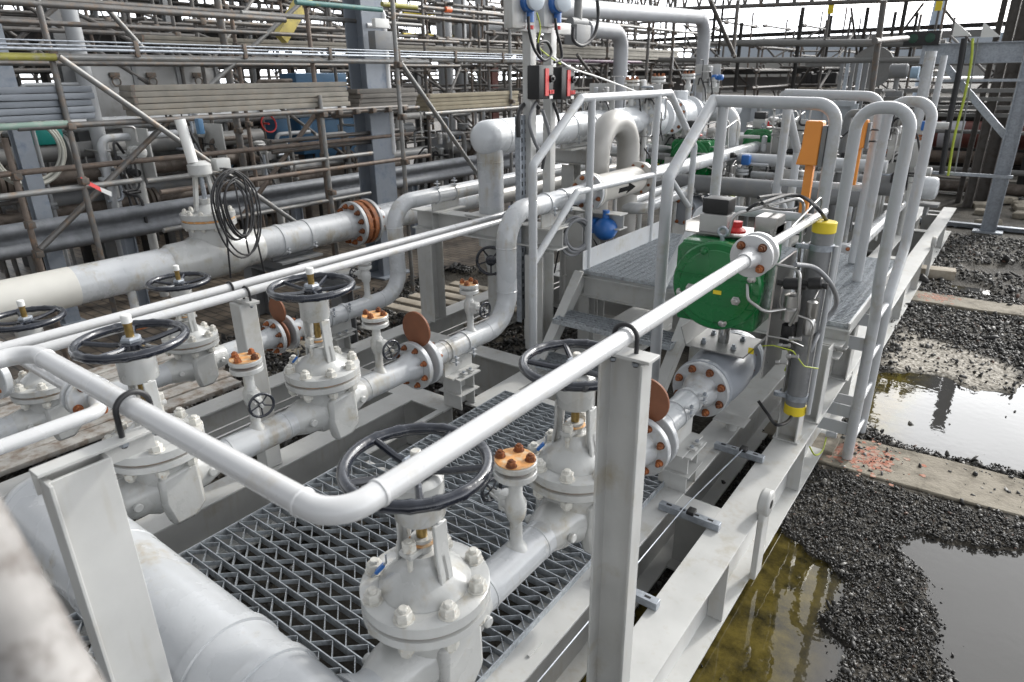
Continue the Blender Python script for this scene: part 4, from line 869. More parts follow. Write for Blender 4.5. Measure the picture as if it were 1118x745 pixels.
MB().section((XL, 4.52, ZPf - .13), (XRt, 4.52, ZPf - .13), I_(.07, .17, .009, .007)).done('cross_channel', FRAME, pf)
MB().section((XL, 6.1, ZPf - .13), (XRt, 6.1, ZPf - .13), I_(.07, .17, .009, .007)).done('cross_channel', FRAME, pf)
for x in (XL, XRt):
    for y in (4.57, 6.08): MB().section((x, y, -.003 if x < -2 else -.2), (x, y, ZPf - .2), I_(.10, .10, .008, .006), up=(0, 1, 0)).done('leg', FRAME, pf)
grating('deck_grating', XL + .02, XRt - .02, 4.48, 6.12, ZPf + .012, .034, .03, '', wave=.06, parent=pf)
for z, y in ((.085, 3.80), (.36, 4.06)):
    grating('tread', XL + .01, XRt - .01, y - .02, y + .24, z, .043, .036, '', wave=.075, parent=pf)
MB().box((XL + .01, 5.22, ZPf + .085), (.008, 1.5, .16)).done('toe_board', HAND, pf)
def handrail(x, rnd=.031):
    h = []
    top = MB().tube([(x, 3.79, .004), (x, 3.79, 1.54), (x, 4.40, 1.955), (x, 5.94, 1.955), (x, 6.61, 1.44), (x, 6.61, .10)], rnd, bend=.03, seg=20).done('handrail', HAND, pf, ang=60)
    MB().tube([(x, 3.80, .86), (x, 4.37, 1.285), (x, 5.98, 1.26), (x, 6.43, .95), (x, 6.58, .85)], rnd * .85, bend=.05, seg=18).done('mid_rail', HAND, pf, ang=60)
    for y in (4.56, 5.70): MB().tube([(x, y, ZPf + .01), (x, y, 1.94)], rnd * .92, seg=18).done('rail_post', HAND, pf)
    MB().box((x, 3.79, .010), (.11, .11, .012)).prism([(-.055, 0), (.0, 0), (0, .10)], (x, 3.74, .01), (0, -1, 0), (0, 0, 1), .008).done('base_plate', FRAME, pf)
handrail(XL)
def ht(name, pts, r, b): MB().tube(pts, r, bend=b, seg=20).done(name, HAND, pf, ang=60)
ht('handrail', [(XRt, 3.79, .004), (XRt, 3.79, 1.53), (XRt, 4.42, 1.955)], .036, .03)
ht('handrail', [(XRt, 4.41, 1.945), (-.93, 4.45, 1.93), (-.93, 4.45, .63)], .037, .12)
ht('mid_rail', [(XRt, 3.81, .84), (XRt, 4.38, 1.27), (-.95, 4.45, 1.25)], .030, .08)
ht('rail_post', [(XRt + .06, 4.43, .63), (XRt + .06, 4.43, 1.94)], .034, 0)
ht('handrail', [(-.95, 6.0, .63), (-.95, 6.0, 1.93), (XRt, 5.97, 1.95)], .037, .12)
ht('handrail', [(XRt, 5.96, 1.945), (XRt, 6.62, 1.44), (XRt, 6.62, .1)], .036, .03)
ht('mid_rail', [(-.95, 6.0, 1.24), (XRt, 5.97, 1.24), (XRt, 6.5, .9)], .030, .08)
ht('rail_post', [(XRt + .04, 5.97, .63), (XRt + .04, 5.97, 1.94)], .034, 0)
# side guard rail of the operator platform at the right (long rail and hoops)
sp2 = thing('side_platform', 'narrow grated walkway between the green actuator and the ladder, with guard rails', 'platform', (-1.0, 5.5, 0))
XB = -.66; ZS = .62
grating('deck_grating', XRt + .02, XB, 4.42, 6.3, ZS, .032, .03, '', wave=.06, parent=sp2)
MB().section((XB + .012, 4.40, ZS - .02), (XB + .012, 6.35, ZS - .02), [(-.005, -.05), (.005, -.05), (.005, .03), (-.005, .03)]).done('edge_flat', FRAME, sp2)
for y in (4.42, 5.1, 6.3): MB().section((XRt + .02, y, ZS - .10), (XB + .02, y, ZS - .10), I_(.07, .13, .008, .006)).done('bearer', FRAME, sp2)
# posts of the walkway on the outer beam
for (x, y, z1) in ((-.80, 3.905, 1.22), (-.76, 4.24, .52), (-.75, 5.04, .42)):
    MB().section((x, y, .002), (x, y, z1), I_(.13, .12, .009, .007), up=(1, 0, 0)).done('column', FRAME, sp2, bev=.0015)
    MB().box((x, y, .006), (.15, .15, .009)).done('base_plate', FRAME, sp2)
MB().box((-.74, 4.36, .50), (.17, .12, .010)).done('seat_plate', FRAME, sp2); MB().box((-.74, 4.36, .42), (.16, .13, .010)).done('seat_plate', FRAME, sp2)
def rtube(name, pts, r=.027, bend=.09, parent=sp2, m=HAND): return MB().tube(pts, r, bend=bend, seg=20).done(name, m, parent, ang=60)
# ladder with flared stiles
YL0, YL1 = 4.66, 5.06
ld = thing('access_ladder', 'fixed ladder with tall hooped stiles on the right side of the skid', 'ladder', (-.5, 4.85, GZ))

for k, y in enumerate((4.60, 5.06)):
    yu = 4.46 if k == 0 else 5.42; yl = 4.47 if k == 0 else 5.5
    MB().tube([(-.54, y, GZ + .012), (-.54, y, .62), (-.54, yu, .93), (-.54, yu, 1.915), (-.82, yl, 1.915), (-.82, yl, .61)], .0345, bend=.12, seg=20).done('stile', HAND, ld, ang=60)
for i in range(4):
    z = -.30 + .30 * i; MB().cyl((-.54, 4.62, z), (-.54, 5.05, z), .020, seg=14).done('rung', HAND, ld)
for z, y in ((-.19, 4.60), (-.19, 5.06), (-.06, 4.60), (.44, 4.60), (.46, 5.06)):
    MB().beam((-.765 if z < 0 else -.80, y, z), (-.565, y, z), .012, .09, up=(0, 0, 1)).done('bracket', HAND, ld)
# clip-on grey conduit at the walkway post
cd = thing('conduit_tube', 'thick grey conduit tube with yellow end caps strapped to the walkway post', 'conduit', (-.85, 4.24, .1))
CX, CY = -.762, 3.775
MB().cyl((CX, CY, .27), (CX, CY, 1.33), .056, seg=32).done('tube', CONDUIT, cd)
for z in (.235, 1.315): MB().lathe((CX, CY, z), (0, 0, 1), [(.056, 0), (.0605, .004), (.0605, .056), (.056, .06)], 32).done('end_cap', YELLOW, cd)
for z in (.33, 1.22):
    MB().lathe((CX, CY, z), (0, 0, 1), [(.058, 0), (.065, .001), (.065, .032), (.058, .033)], 32, cap=False).done('clamp', GALV, cd)
    MB().box((CX - .085, CY - .03, z + .016), (.07, .03, .026), b=.003).cyl((CX - .10, CY - .06, z + .016), (CX - .10, CY + .04, z + .016), .007, seg=8).done('clamp_bolt', GALV, cd)
MB().cyl((CX + .075, CY - .0, .25), (CX + .075, CY, 1.25), .014, seg=12).done('side_rod', HAND, cd)
def hose(label, pts, r, m, name='hose', cat='hose', bend=.12, parent=None):
    P_ = [Vector(p) for p in pts]; out = []
    n = len(P_)
    for i in range(n - 1):       # Catmull-Rom
        a = P_[max(i - 1, 0)]; b = P_[i]; c = P_[i + 1]; d = P_[min(i + 2, n - 1)]
        for k in range(8):
            t = k / 8; out.append(.5 * ((2 * b) + (c - a) * t + (2 * a - 5 * b + 4 * c - d) * t * t + (3 * b - a - 3 * c + d) * t ** 3))
    out.append(P_[-1])
    mb = MB().tube(out, r, seg=10)
    return mb.done(name, m, parent, ang=70, **({} if parent else tg(label, cat)))
hose('grey flexible hose looping from the solenoid down beside the conduit tube', [P(868, 289, X=-.80), P(890, 293, X=-.74), P(908, 312, X=-.66), P(913, 332, X=-.66), P(900, 352, X=-.70), P(890, 372, X=-.70), P(884, 384, X=-.71)], .013, GREYH)
hose('short black hose arching over the yellow conduit cap', [P(832, 222, X=-1.0), P(862, 213, X=-1.0), P(880, 217, X=-.92), P(893, 228, X=-.78), P(902, 240, X=-.765)], .010, RUBBER)
hose('black cable looped over the top of the actuator tray', [P(828, 216, X=-1.05), P(852, 213, X=-1.05), P(868, 216, X=-1.05), P(868, 228, X=-1.05), P(845, 228, X=-1.05), P(829, 222, X=-1.05), P(815, 230, X=-1.1)], .009, RUBBER, name='cable', cat='cable')
hose('black and yellow-green cable hanging below the lower yellow cap', [P(868, 441, X=-.765), P(862, 458, X=-.765), P(848, 464, X=-.80), P(838, 452, X=-.93), P(828, 438, X=-1.0)], .010, RUBBER, name='cable', cat='cable')
hose('yellow-green earth wire between ladder bracket and beam', [P(902, 478, X=-.69), P(898, 492, X=-.67), P(890, 497, X=-.67), P(884, 488, X=-.69)], .005, YG, name='earth_wire', cat='wire')
hose('thin yellow-green wire hanging behind the regulators', [P(857, 372, X=-.9), P(862, 390, X=-.92), P(857, 405, X=-.95)], .006, YG, name='earth_wire', cat='wire')
MB().cyl(P(902, 473, X=-.70), P(902, 473, X=-.70) + Vector((.07, 0, 0)), .022, seg=20, ch=.004).done('earth_boss', HAND, **tg('round earthing boss on the lower ladder bracket', 'earthing boss'))
# small foot plate under the ball valve cable
t = thing('cable_bracket', 'small curved metal bracket at the beam below the ball valve', 'bracket', (-1.1, 3.98, 0))
MB().box((-1.12, 3.78, .075), (.20, .13, .010), b=.003).cyl((-1.12, 3.80, 0), (-1.12, 3.80, .07), .035, seg=18).done('plate', FRAME, t)
# orange emergency hoods
def hood(label, x, y, z, s=1, grey=True):
    t = thing('orange_hood', label, 'safety cover')
    MB().prism([(-.05, .135), (.045, .135), (.05, .12), (.05, -.125), (-.075, -.125), (-.055, -.02)], (0, 0, 0), (1, 0, 0), (0, 0, 1), .09).done('hood', ORANGE, t, bev=.008)
    MB().box((.066, -.045, -.01), (.026, .10, .24), b=.004).done('back_plate', STEELG, t)
    MB().box((.0, -.03, -.30), (.05, .045, .36), b=.004).done('strap', ORANGE, t)
    for z_ in (.045, -.06): MB().torus((.115, -.03, z_), (0, 0, 1), .034, .006, 24, 8).done('clip', BLACK, t)
    t.location = (x, y, z); t.scale = (s, s, s); return t
hood('orange safety cover clamped to the front guard rail leg', -1.045, 4.52, 1.70)
hood('smaller orange safety cover, farther back beside the rear guard rail', -1.03, 5.9, 1.66, .8)

ORD = ['first', 'second', 'third', 'fourth', 'fifth', 'sixth', 'seventh', 'eighth', 'ninth', 'tenth', 'eleventh', 'twelfth', 'thirteenth', 'fourteenth', 'fifteenth', 'sixteenth', 'seventeenth', 'eighteenth', 'nineteenth', 'twentieth']

# ------------------------------------------------------------------ big header and valves behind the platform
bh = thing('insulated_header', 'large glossy white header pipe with rounded end, carried on one thick leg', 'pipe', (-4.6, 5.9, 0))
HX = -3.5; HZ = 1.65
MB().cyl((HX, 4.36, HZ), (HX, 7.1, HZ), .14, seg=48).lathe((HX, 4.36, HZ), (0, -1, 0), [(.14, 0), (.136, .045), (.118, .09), (.08, .125), (.04, .138), (0, .142)], 40).done('header', INSUL, bh, ang=60)
MB().cyl((HX, 4.38, 1.045), (HX, 4.38, HZ - .02), .106, seg=40).done('drop_leg', PIPE, bh)
MB().box((HX, 4.32, 1.04), (.26, .28, .012)).done('base_plate', FRAME, bh)
for c_, a_, r_ in (((HX, 4.38, 1.46), (0, 0, 1), .106), ((HX, 4.5, HZ), (0, 1, 0), .14), ((HX, 6.5, HZ), (0, 1, 0), .14)):
    mb = MB(); seam(mb, c_, a_, r_); mb.done('weld_seam', PIPE, bh)
for y in (5.55, 5.9): band(bh, (HX, y, HZ), (0, 1, 0), .14, ears=(.8, 0, -.6), wdt=.04)
MB().box((HX, 5.72, HZ - .185), (.24, .55, .015)).beam((HX, 5.45, HZ - .16), (HX, 6.0, HZ - .16), .015, .06).done('pipe_shoe', FRAME, bh)
t = thing('support_frame', 'grey welded support with stacked beams under the glossy white header', 'pipe support', (HX, 5.7, 0))
MB().section((HX - .45, 5.72, HZ - .27), (HX + .3, 5.72, HZ - .27), I_(.14, .14, .009, .007)).done('beam', FRAME, t); MB().section((HX - .05, 5.72, 0), (HX - .05, 5.72, HZ - .35), I_(.14, .14, .009, .007), up=(0, 1, 0)).done('column', FRAME, t)
MB().section((-3.45, 5.05, .95), (-2.6, 5.05, .95), I_(.14, .13, .009, .007)).done('beam', FRAME, t)
MB().section((-2.86, 5.05, .87), (-2.86, 5.05, 0), I_(.14, .13, .009, .007), up=(0, 1, 0)).done('column', FRAME, t)
# grey inverted U
iu = thing('inverted_u_pipe', 'bare grey pipe bent as an upside-down U behind the handrail', 'pipe', (-3.2, 5.8, .4))
MB().tube([(-3.16, 5.55, -.1), (-3.16, 5.55, 1.70), (-3.16, 6.16, 1.70), (-3.16, 6.16, -.1)], .112, bend=.30, seg=36).done('pipe', GUNI, iu, ang=60)
# stainless small vertical beside cable tray
t = thing('pipe_run', 'bare stainless pipe with elbow behind the thick white leg', 'pipe', (-5.2, 6.4, .5))
MB().tube([(-4.3, 5.3, 1.62), (-4.3, 5.3, .95), (-4.3, 8, .95)], .085, bend=.2, seg=28).done('pipe', GUNI, t, ang=60)
# tall U pipe against the sky
tu = thing('tall_pipe_bend', 'tall grey pipe arching against the sky above the platform', 'pipe', (-5, 12.3, 1))
yA = P(604, 24, X=-5.0).y
MB().tube([(-5.0, yA, 2.9), (-5.0, 12.45, 3.04), (-5.0, 12.45, .6)], .112, bend=.36, seg=36).done('pipe', mat('pale_grey_pipe', (.40, .41, .43), .45, var=.06), tu, ang=60)
mb = MB(); seam(mb, (-5, 12.45, 2.64), (0, 0, 1), .112); mb.done('weld_seam', PIPE, tu)
t = thing('pipe_bend', 'second grey pipe elbow dropping behind the tall arching pipe', 'pipe', (-6.2, 12, 1))
a = P(640, 32, X=-6.2); b = P(679, 34, X=-6.2); MB().tube([a, (b.x, b.y, a.z), (b.x, b.y, 1.0)], .13, bend=.3, seg=28).done('pipe', MATS['pale_grey_pipe'], t, ang=60)
# far valves (clusters on the header behind): body + vents
def top_vent(label, x, y, z, s=1.0, m=CAST):
    t = thing('vent_branch', label, 'vent valve')
    MB().lathe((0, 0, -.30), (0, 0, 1), [(.04, 0), (.04, .08), (.055, .11), (.055, .16), (.035, .19), (.035, .25)], 18).done('branch_pipe', m, t, ang=50)
    MB().disc((0, 0, -.05), (0, 0, 1), .105, .035, 30).done('lower_flange', m, t); MB().disc((0, 0, 0), (0, 0, 1), .105, .03, 30).done('blank_flange', m, t)
    MB().disc((0, 0, .029), (0, 0, 1), .09, .004, 24, ch=.001).done('rust_stain', RUSTO, t)
    bolts(t, (0, 0, .032), (0, 0, 1), .075, 8, .017, RUST, h=.02, st=.02)
    t.location = (x, y, z); t.scale = (s, s, s); return t
for i, (px, py, X, s, lab) in enumerate([(690, 90, HX, .78, 'rust-topped vent, leftmost of three standing on the far white header'), (719, 86, HX, .78, 'rust-topped vent, middle one of three standing on the far white header'), (752, 83, HX, .78, 'rust-topped vent standing right before the tall grey pipe'), (724, 140, -3.9, .8, 'small rust-topped vent seen between handrail posts'), (820, 150, -3.3, .9, 'rust-topped flange under the white elbow of the far pipe')]):
    q = P(px, py, X=X); top_vent(lab, *q, s)
# header elbow at the far right
t = thing('pipe_run', 'white pipe elbow dropping behind the far green actuator', 'pipe', (-3.4, 9.5, 1.5))
q = P(800, 122, X=-3.0); MB().tube([(HX + .1, q.y - .1, q.z), (-3.4, q.y, q.z), (q.x, q.y + .0, q.z), (q.x, q.y, q.z - .6)], .115, bend=.24, seg=30).done('pipe', PIPE, t, ang=60)
# white valve bodies on the far header
for k, (y, lab) in enumerate([(7.3, 'white valve body on the far header behind the stairs handrail'), (8.15, 'white valve body at the far end of the header near the tall pipe')]):
    t = thing('far_valve', lab, 'valve', (HX, y, 1.5))
    MB().lathe((HX, y - .3, HZ), (0, 1, 0), [(.14, 0), (.21, .005), (.21, .05), (.155, .07), (.19, .15), (.19, .40), (.155, .48), (.21, .51), (.21, .56), (.14, .565)], 36).cyl((HX, y - .02, HZ), (HX, y - .02, HZ + .28), .09, seg=20, ch=.01).done('body', INSUL, t)
    bolts(t, (HX, y - .3, HZ), (0, -1, 0), .175, 12, .017, RUST if k else NUTW)
MB().cyl((HX, 8.4, HZ), (HX, 10.0, HZ), .14, seg=30).done('pipe_run', INSUL, **tg('white pipe end beyond the last header valve', 'pipe'))
# three more green actuators
a2 = actuated_valve('green actuator behind the stairs between the two handrails, red switch on its side', (-3.2, 8.05, .55), valve=True)
a3 = actuated_valve('small far green actuator seen under the mid handrail beside the grey U pipe', (-4.0, 8.9, .40), valve=False)
a4 = actuated_valve('green actuator half hidden behind the post at the right of the red switch', (-2.75, 9.3, .6), valve=False)
for i, (px, py, X, lab) in enumerate([(806, 192, -3.1, 'red round switch on the green actuator behind the stairs'), (704, 182, -3.9, 'red round switch on the small far green actuator')]):
    q = P(px, py, X=X); MB().lathe(q, (.6, -.8, 0), [(.05, 0), (.05, .05), (.03, .06)], 20).done('red_switch', REDP, **tg(lab, 'switch'))
# horizontal grey conduit with yellow cap in the middle distance
t = thing('conduit_tube', 'horizontal grey conduit with a yellow cap in front of the far green actuator', 'conduit', (-3.4, 7.2, 1.3))
a = P(760, 165, X=-3.45); b = P(797, 173, X=-2.95); MB().cyl(a, b, .05, seg=24).done('tube', CONDUIT, t); d_ = (b - a).normalized(); MB().cyl(b, b + d_ * .06, .055, seg=24, ch=.004).done('end_cap', YELLOW, t)
a = P(690, 160, X=-3.6); MB().cyl(a, P(760, 166, X=-3.5), .045, seg=20).done('tube', CONDUIT, t)
# blue bulbs and filters
q = P(661, 250, X=-2.75)
t = thing('blue_float_trap', 'round blue trap hanging under the beige strainer', 'trap', q)
MB().sphere(q, .105, 28, (1, 1, .95)).cyl(q + Vector((0, 0, .08)), q + Vector((0, 0, .16)), .03).done('bowl', BLUE, t, ang=60); MB().box(q + Vector((-.13, .0, .02)), (.10, .12, .13), b=.02).done('head', BLUE, t)
q = P(570, 230, X=-3.15)
t = thing('blue_valve_cover', 'small blue cover beside the perforated cable tray', 'cover', q); MB().box(q, (.20, .12, .08), b=.02).box(q + Vector((-.06, 0, -.06)), (.08, .09, .09), b=.02).done('cover', BLUE, t)
q = P(945, 222, X=-1.0); MB().lathe(q, (0, 0, 1), [(.03, -.09), (.05, -.08), (.05, .08), (.03, .10), (.02, .12)], 20).done('blue_bottle', BLUE, **tg('blue cylinder behind the hooped ladder stiles', 'cylinder'))
# low box pipes between (grey rectangular skid manifold)
t = thing('pipe_run', 'low grey pipe loop behind the toe board', 'pipe', (-3.4, 6, .8))
MB().tube([(-3.2, 7.5, .9), (-3.2, 6.1, .86), (-2.95, 6.1, .86), (-2.95, 7.6, .9)], .06, bend=.1, seg=20).done('pipe', PIPE, t)
# coils of cable
def coil(label, c, axis, R, n, m, r=.008):
    t = thing('cable_coil', label, 'cable')
    for k in range(n): MB().torus(Vector((random.uniform(-.02, .02), random.uniform(-.02, .02), random.uniform(-.02, .02))), Vector(axis) + Vector((random.uniform(-.15, .15), 0, random.uniform(-.15, .15))), R * random.uniform(.85, 1.08), r, 36, 8).done('loop', m, t)
    t.location = c; return t
coil('grey coiled hose hanging by the strainer', P(629, 258, X=-2.7), (1, -.3, 0), .13, 5, GREYH, .011)
hose('grey hose bundle hanging under the black switch boxes', [P(585, 112, X=-3.04), P(578, 135, X=-3.0), P(590, 165, X=-3.0), P(600, 150, X=-3.0), P(592, 120, X=-3.0)], .014, GREYH)
hose('second grey hose bundle under the right black switch box', [P(604, 112, X=-3.04), P(610, 135, X=-3.0), P(598, 158, X=-3.0), P(592, 185, X=-3.0)], .013, RUBBER)

# ------------------------------------------------------------------ instrument stand with transmitters and black boxes
ist = thing('instrument_stand', 'pale instrument stand with blue transmitters and two black boxes with red strips', 'instrument stand', (-3.08, 4.6, 0))
for px in (578, 600):
    q = P(px, 100, X=-3.08); MB().box((q.x, q.y, 1.3), (.075, .075, 2.6), b=.006).done('post', FRAME, ist)
q0_ = P(560, 30, X=-3.08)
MB().box(P(592, 30, X=-3.08) + Vector((0, 0, 0)), (.07, .7, .08), b=.006).done('cross_arm', FRAME, ist)
for px in (562, 596):
    q = P(px, 8, X=-3.04); MB().box(q, (.08, .16, .27), b=.01).done('bracket', FRAME, ist)
for px, py in ((579, 2), (609, 4)):
    q = P(px, py, X=-2.97)
    MB().lathe(q + Vector((-.05, 0, 0)), (1, -.4, 0), [(.048, 0), (.068, .016), (.068, .096), (.056, .104)], 28).cyl(q + Vector((0, 0, -.13)), q, .028, seg=16).done('transmitter', BLUE, ist)
    MB().lathe(q + Vector((.056, -.04, 0)), (1, -.4, 0), [(.06, 0), (.064, .008), (.064, .04), (.048, .048)], 28).done('transmitter_cover', mat('light_cover', (.5, .55, .6), .3), ist)
    MB().cyl(q + Vector((0, 0, -.175)), q + Vector((0, 0, -.15)), .024, seg=14).done('red_gland', REDP, ist)
for k, (px, py) in enumerate(((590, 90), (614, 91))):
    q = P(px, py, X=-3.0); bx = MB().box(q, (.11, .19, .235), b=.01).done('switch_box', BLACK, ist)
    fx = q.x + .056
    MB().box((fx + .003, q.y + .0, q.z + .0), (.006, .045, .19)).done('red_strip', REDP, bx)
    MB().lathe((fx, q.y + .062, q.z + .025), (1, 0, 0), [(.027, 0), (.027, .016), (.01, .018), (.01, .032)], 20).done('knob', BLACK, bx)
    for j in range(3): MB().box((fx + .004, q.y + .04 + j * .022, q.z - .068), (.008, .014, .028)).done('red_button', REDP, bx)
    MB().box((fx + .003, q.y + .055, q.z - .105), (.006, .04, .022)).done('label_plate', WHITE, bx)
# second pale stand item (right)
q = P(631, 22, X=-3.4); t = thing('transmitter', 'pale grey instrument head on a stem right of the blue transmitters', 'transmitter', q)
MB().cyl(q, q + Vector((0, 0, .28)), .036, seg=20).sphere(q + Vector((0, 0, .26)), .088, 20).cyl(q + Vector((0, -.13, -.02)), q + Vector((0, .13, -.02)), .04, seg=20).box(q + Vector((0, 0, -.12)), (.13, .24, .16), b=.01).done('head', STEELG, t)
for lab, pts, r, m in [('black cable looping from the left blue transmitter to the black boxes', [(577, 18), (578, 35), (584, 55), (594, 66), (602, 58), (597, 46), (588, 48), (590, 60)], .011, RUBBER), ('black cable dropping from the right blue transmitter', [(606, 20), (608, 35), (612, 50), (613, 64), (605, 68)], .011, RUBBER),
                       ('black cable loop right of the transmitters', [(652, 0), (653, 20), (648, 40), (636, 50), (626, 44), (626, 30)], .014, RUBBER), ('thin yellow-green wire by the transmitters', [(586, 14), (590, 30), (588, 50), (600, 62), (612, 70)], .005, YG),
                       ('white wire stretched from the stand down to the handrail', [(604, 62), (625, 75), (655, 85), (697, 101)], .0065, WHITE)]:
    hose(lab, [P(x, y, X=-2.93) for x, y in pts], r, m, name='cable', cat='cable')
# perforated cable tray, vertical
ct = thing('cable_tray', 'vertical perforated galvanised cable tray beside the black boxes', 'cable tray', (-3.1, 4.2, 0))
a = P(569, 126, X=-3.1); zt = a.z
MB().box((-3.1, a.y, zt / 2 + .1), (.012, .144, zt - .2)).done('tray', GALV, ct)
MB().box((-3.08, a.y - .072, zt / 2 + .1), (.05, .006, zt - .2)).box((-3.08, a.y + .072, zt / 2 + .1), (.05, .006, zt - .2)).done('tray_edge', GALV, ct)
mb = MB()
for i in range(22):
    for j in range(3): mb.box((-3.0935, a.y - .045 + .045 * j, zt - .05 - i * .066), (.003, .012, .034))
mb.done('slots', BLACK, ct)
hose('cables bending over the top of the perforated tray', [P(588, 118, X=-3.14), P(580, 112, X=-3.14), P(570, 116, X=-3.1), P(566, 128, X=-3.06), P(566, 150, X=-3.06)], .018, RUBBER, name='cable', cat='cable')

# ------------------------------------------------------------------ line 4: big pipe on the paving
X4 = -5.85
l4 = run('line', 'big grey pipe on the paving in the left middle distance, running into a rusty flange', [[(X4, -2, .6), (X4, 2.75, .6)], [(X4, 3.6, .6), (X4, 4.72, .6)], [(X4, 5.12, .6), (X4, 10, .6)]], .155)
MB().lathe((X4, -2, .6), (0, 1, 0), [(.1555, 0), (.157, .001), (.157, 3.95), (.1555, 3.951)], 40, cap=False).done('pale_sleeve', mat('cream_wrap', (.55, .54, .50), .45, var=.06), l4)
flange(l4, (X4, 4.80, .6), (0, 1, 0), .25, .045, PIPE, .155, neck=.12, nb=12, br=.026)
for y, r_ in ((4.86, .245), (4.95, .245)): MB().disc((X4, y, .6), (0, 1, 0), r_, .055, 44).done('rust_spacer', RUSTF, l4)
flange(l4, (X4, 5.07, .6), (0, -1, 0), .25, .045, PIPE, .155, neck=.12, nb=12, br=.024)
for k in range(12):
    a = 2 * math.pi * (k + .5) / 12; e = Vector((math.cos(a) * .2, 0, math.sin(a) * .2)); MB().cyl(Vector((X4, 4.82, .6)) + e * 1.1, Vector((X4, 5.07, .6)) + e * 1.1, .017, seg=8).done('stud', RUST, l4)
for y in (3.85, 4.18): band(l4, (X4, y, .6), (0, 1, 0), .155, ears=(.9, 0, -.45), wdt=.045)
MB().tube([(X4 + .05, 2.35, .5), (X4 + .05, 2.35, .22)], .035, seg=16).disc((X4 + .05, 2.35, .18), (0, 0, 1), .085, .04).done('drain', PIPE, l4); MB().disc((X4 + .05, 2.35, .14), (0, 0, 1), .085, .03).done('drain_flange', RUSTF, l4)
t = thing('pipe_support', 'low grey bolted frame under the big pipe before the rusty flange', 'pipe support', (X4, 4, GZ))
MB().box((X4, 4.0, .40), (.34, .5, .02)).beam((X4, 3.75, .43), (X4, 4.25, .43), .02, .06).done('shoe', STEELG, t)
MB().section((X4 - 1.0, 4.02, .28), (X4 + .9, 4.02, .28), I_(.18, .18)).done('beam', STEELG, t)
for x in (-.8, .7): MB().section((X4 + x, 4.02, GZ), (X4 + x, 4.02, .19), I_(.16, .16), up=(0, 1, 0)).done('leg', STEELG, t)
# tall valve on line 4
v4 = thing('gate_valve', 'old pale valve on the big pipe draped with loops of black cable', 'valve', (X4, 3.17, .6))
MB().lathe((X4, 2.72, .6), (0, 1, 0), [(.155, 0), (.175, .03), (.18, .2), (.21, .28), (.21, .62), (.18, .7), (.175, .87), (.155, .9)], 40).cyl((X4, 3.17, .6), (X4, 3.17, .88), .19, seg=36).done('body', CAST, v4, ang=50)
MB().disc((X4, 3.17, .88), (0, 0, 1), .235, .05, 44).done('body_flange', CAST, v4); MB().disc((X4, 3.17, .931), (0, 0, 1), .225, .02, 40).done('gasket', RUSTO, v4); MB().disc((X4, 3.17, .952), (0, 0, 1), .235, .05, 44).lathe((X4, 3.17, 1.0), (0, 0, 1), [(.12, 0), (.08, .05), (.05, .07), (.05, .12)], 28).done('bonnet', CAST, v4)
bolts(v4, (X4, 3.17, 1.003), (0, 0, 1), .2, 12, .02, NUTW, down=.125)
for sx in (-1, 1): MB().beam((X4, 3.17 + sx * .10, 1.02), (X4, 3.17 + sx * .05, 1.36), .04, .03).done('yoke_arm', CAST, v4)
MB().cyl((X4, 3.17, 1.1), (X4, 3.17, 1.36), .02).done('stem', GALV, v4); MB().lathe((X4, 3.17, 1.32), (0, 0, 1), [(.08, 0), (.10, .02), (.10, .10), (.06, .13)], 24).box((X4, 3.38, 1.40), (.10, .14, .11), b=.015).done('gearbox', CAST, v4)
MB().cyl((X4, 3.12, 1.44), (X4 - .05, 3.10, 1.80), .045, seg=20).done('stem_tube', WHITE, v4)
MB().box((X4 + .04, 3.22, 1.74), (.06, .05, .13), b=.01).done('switch', BLUEM, v4)
for k in range(7):
    c = Vector((X4 + .28 + random.uniform(-.03, .03), 3.25 + random.uniform(-.05, .05), 1.16 + random.uniform(-.06, .06))); R0 = random.uniform(.20, .34)
    pts = []
    for j in range(41):
        a = 2 * math.pi * j / 40 + 1.57; pts.append(c + Vector((.12 * math.sin(a * .5), math.cos(a) * R0 * .75, math.sin(a) * R0 * (1.5 if math.sin(a) < 0 else .85))))
    MB().tube(pts, .0085, seg=8).done('cable_loop', RUBBER, v4)
for dy, zz in ((-.05, .42), (.22, .35), (.12, .6)):
    MB().tube([(X4 + .27, 3.2 + dy, 1.3), (X4 + .30, 3.2 + dy, .9), (X4 + .26, 3.2 + dy * 1.3, zz)], .0085, bend=.1, seg=8).done('cable_loop', RUBBER, v4)
# timber: walkway boards and planks on the ground left
def plank(label, c, size, rot, m=WOOD, name='timber_plank', cat='plank', grp='loose timber'):
    return MB().box((0, 0, 0), size, Matrix.Rotation(rot, 3, 'Z'), b=.006).done(name, m, org=(0, 0, 0), **tg(label, cat, grp)), c
def putp(label, c, size, rot, **k):
    o, c = plank(label, c, size, rot, **k); o.location = c; return o
for i in range(7): putp('whitish weathered plank lying lengthwise behind the left handwheel valves, %s' % ['nearest the skid', 'second from the skid', 'third from the skid', 'middle one', 'fifth from the skid', 'sixth from the skid', 'farthest from the skid'][i], (-4.48 - i * .175, 1.45 + .05 * (i % 3), -.03 - .006 * (i % 2)), (.15, 1.9, .035), R_(1.5 * (i % 3 - 1)), m=mat('whitewashed_timber', (.33, .32, .30), .8, var=.3, vscale=6, dirt=(.16, .12, .09), dscale=14, damt=.9, bump=.5))
MB().box((-4.36, 1.4, -.16), (.05, 2.1, .20), b=.004).done('timber_bearer', mat('dark_timber', (.05, .035, .02), .8, var=.3), **tg('dark brown timber edge under the whitish planks', 'timber'))
t = thing('hanging_valve', 'small valve with black side handwheel hanging under the rack cross beam', 'valve', (-3.45, 4.3, .5))
